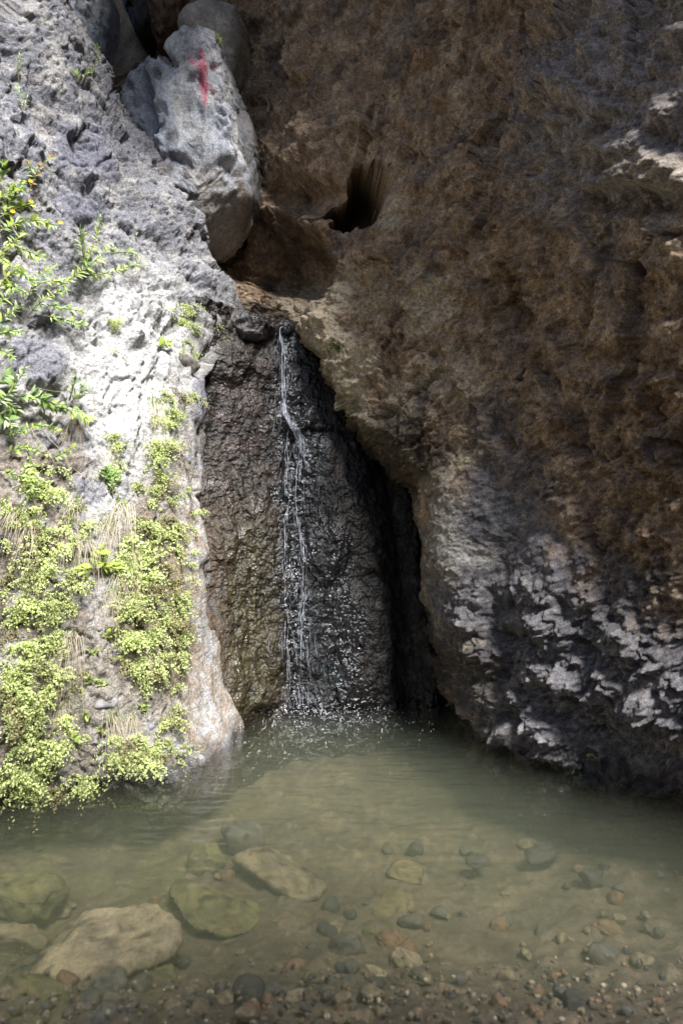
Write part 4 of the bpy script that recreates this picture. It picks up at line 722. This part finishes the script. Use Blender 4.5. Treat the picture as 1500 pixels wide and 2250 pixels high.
for k, (a, b_, s, lab) in enumerate([(335, 885, 1.0, 'grass tuft with straw hanging from the pale crust rim'), (248, 985, .8, 'straw tuft below the pale crust'), (160, 1100, 1.0, 'arching green grass over a straw fringe'), (150, 1150, 1.1, 'long straw fringe hanging beside the bramble'), (265, 1105, 1.2, 'straw and grass at the top of the dense fern mat'), (300, 1065, .7, 'small grass tuft at the fern strip'), (215, 1225, 1.2, 'straw tuft under the bright leafy weed'), (190, 1180, .9, 'thin straw tuft beside bare earth'), (30, 1120, 1.2, 'straw curtain on the dark earth'), (60, 1140, .9, 'short straw curtain among ferns'), (158, 1395, 1.0, 'pale straw bunch on bare earth'), (135, 1545, 1.0, 'grass tuft with straw above the pale stones'), (245, 1570, .9, 'straw wisp beside the round pale stone'), (285, 1570, .8, 'arching grass tuft near the orange streaks'), (345, 1480, .8, 'straw wisp under the dense fern mat'), (270, 1250, 1.0, 'straw strands along the left edge of the fern mat'), (165, 905, .8, 'straw fringe under the pale leaved sprig'), (120, 925, .7, 'thin grass under the silvery shrub'), (325, 1420, .7, 'grass wisp inside the fern mat'), (75, 1225, .8, 'straw wisp on the mossy bank'), (155, 1250, 1.1, 'straw hanging over bare brown earth'), (235, 1150, 1.1, 'straw strands between the bright weed and the fern mat'), (285, 1200, 1.0, 'pale straw inside the left edge of the fern mat'), (105, 1330, .9, 'straw strands on the bank below the curtain'), (245, 1300, .9, 'straw wisps over the bare earth patch'), (20, 1380, .9, 'straw wisp at the mossy bank')]):
    p, n = LK(a, b_); o = link('grass_tuft', None, label=lab, cat='grass', group='grass tufts on the rock'); o.matrix_world = frame_at(p, n*.5+np.array([.45, -.75, .2])*.6, .0, pr.normal()*.15, s*.9)
    link('green_blades', GT[k % 3][0], parent=o, kind='stuff'); link('dry_blades', GT[(k+1) % 3][1], parent=o, kind='stuff')
def trail(name, label, px, rad, m, off=.03, look=None, cat='stem', group=None, sag=0):
    lk = look or LK; px = np.array(px, float); s = np.r_[0, np.cumsum(np.hypot(*np.diff(px, axis=0).T))]; q = np.linspace(0, s[-1], max(6, int(s[-1]/7))); pts = []
    for x in q:
        p, n = lk(np.interp(x, s, px[:, 0]), np.interp(x, s, px[:, 1]))
        if p is not None: pts.append(p+n*off)
    pts = np.array(pts); 
    for _ in range(8): pts[1:-1] = (pts[:-2]+2*pts[1:-1]+pts[2:])/4
    V, Fc = tube([(pts-pts[0], np.linspace(rad, rad*.5, len(pts)))], 6); o = link(name, mesh_np(name, V, Fc), m, label=label, cat=cat, group=group); o.location = pts[0]
for px, lab in [([(65, 940), (120, 1010), (165, 1070)], 'long dry stem slanting across the bramble'), ([(95, 945), (150, 1020), (215, 1080)], 'straight dry stem from the bramble to the pale crust'), ([(180, 940), (215, 990), (240, 1060)], 'thin dry stem crossing the pale crust'), ([(80, 848), (100, 853), (150, 858)], 'pale bare twig under the shaded block'), ([(310, 590), (345, 640), (380, 690)], 'thin bare twig running down from the long dark twig'), ([(0, 665), (40, 690), (75, 725)], 'grey bare stem beside the compound leaved shrub'), ([(45, 670), (60, 680), (75, 700), (95, 705)], 'pale curly twig under the low shrub'), ([(275, 1110), (275, 1180), (280, 1260)], 'dry stem hanging along the fern mat'), ([(208, 840), (210, 880), (212, 900)], 'pale hanging thread on the crust'), ([(390, 1540), (385, 1570), (400, 1600)], 'bare root thread near the orange streaks')]:
    trail('dry_stem', lab, px, .0022, M_STRAW)
for px, rad, lab in [([(557, 210), (575, 215), (588, 228), (594, 250)], .016, 'thick curved pale root in the dark crevice'), ([(568, 190), (590, 193), (618, 200)], .009, 'upper straight root in the dark crevice'), ([(580, 196), (605, 207), (628, 220)], .009, 'lower straight root in the dark crevice'), ([(542, 246), (560, 250), (578, 253)], .005, 'thin white root beside the rock flake'), ([(590, 198), (597, 212), (600, 222)], .005, 'short root twig below the straight roots')]:
    trail('root', lab, px, rad, M_ROOT, off=.10, look=LKC, cat='root')
V = []; r_ = np.random.default_rng(3)
for k in range(90):
    a, b_ = r_.uniform(535, 600), r_.uniform(130, 270); p, n = LKC(a, b_)
    if p is None: continue
    t = np.linspace(0, 1, 6)[:, None]; V.append((p+n*.05+np.array([r_.normal()*.05, -.05, -r_.uniform(.08, .25)])*t+r_.normal(size=(6, 3))*.006, np.full(6, .0022)))
V, Fc = tube(V, 3); link('root_mat', mesh_np('root_mat', V, Fc), M_ROOT, kind='stuff', label='matted brown rootlets in the dark crevice', cat='roots')
p, n = LKC(742, 762); V = []; Fc = []
for k in range(260):
    q = r_.normal(size=3)*np.array([.035, .014, .008]); d_ = r_.normal(size=3)*.006+np.array([0, .006, .006]); i0 = len(V); e = r_.normal(size=3)*.003; V += [q-e, q+e, q+d_]; Fc.append((i0, i0+1, i0+2))
o = link('moss_tuft', poly('moss_tuft', V, Fc, M_MOSS), label='little green moss tuft on the pale lip of the overhang', cat='moss', kind='stuff'); o.matrix_world = frame_at(p, n, .004, -.5)
# stones set in the bank
ES = [stone_mesh(1000+k, 3, .7, *pl, cut=6, rough=.12) for k, pl in enumerate([((.33, .32, .32), (.22, .21, .21)), ((.30, .31, .35), (.24, .25, .29)), ((.36, .33, .30), (.24, .22, .20))])]
for k, (a, b_, hw) in enumerate([(225, 1545, 30), (228, 1625, 14), (207, 1632, 9), (215, 1660, 18), (135, 1665, 16), (140, 1720, 14), (345, 1685, 15), (365, 1680, 12), (405, 1645, 24), (435, 1660, 22), (38, 1500, 12), (5, 1600, 10), (325, 1525, 12), (335, 1595, 10), (340, 1650, 8), (290, 1670, 14), (250, 1430, 12), (220, 1375, 10), (160, 1590, 10), (410, 1000, 18), (415, 790, 26), (205, 1720, 12), (280, 1485, 9)]):
    p, n = LK(a, b_); o = link('embedded_stone', ES[k % 3], M_STONE, parent=cliffL); s = hw/F*p[1]; o.matrix_world = frame_at(p, n, -.35*s*.6, pr.uniform(0, 6), s)
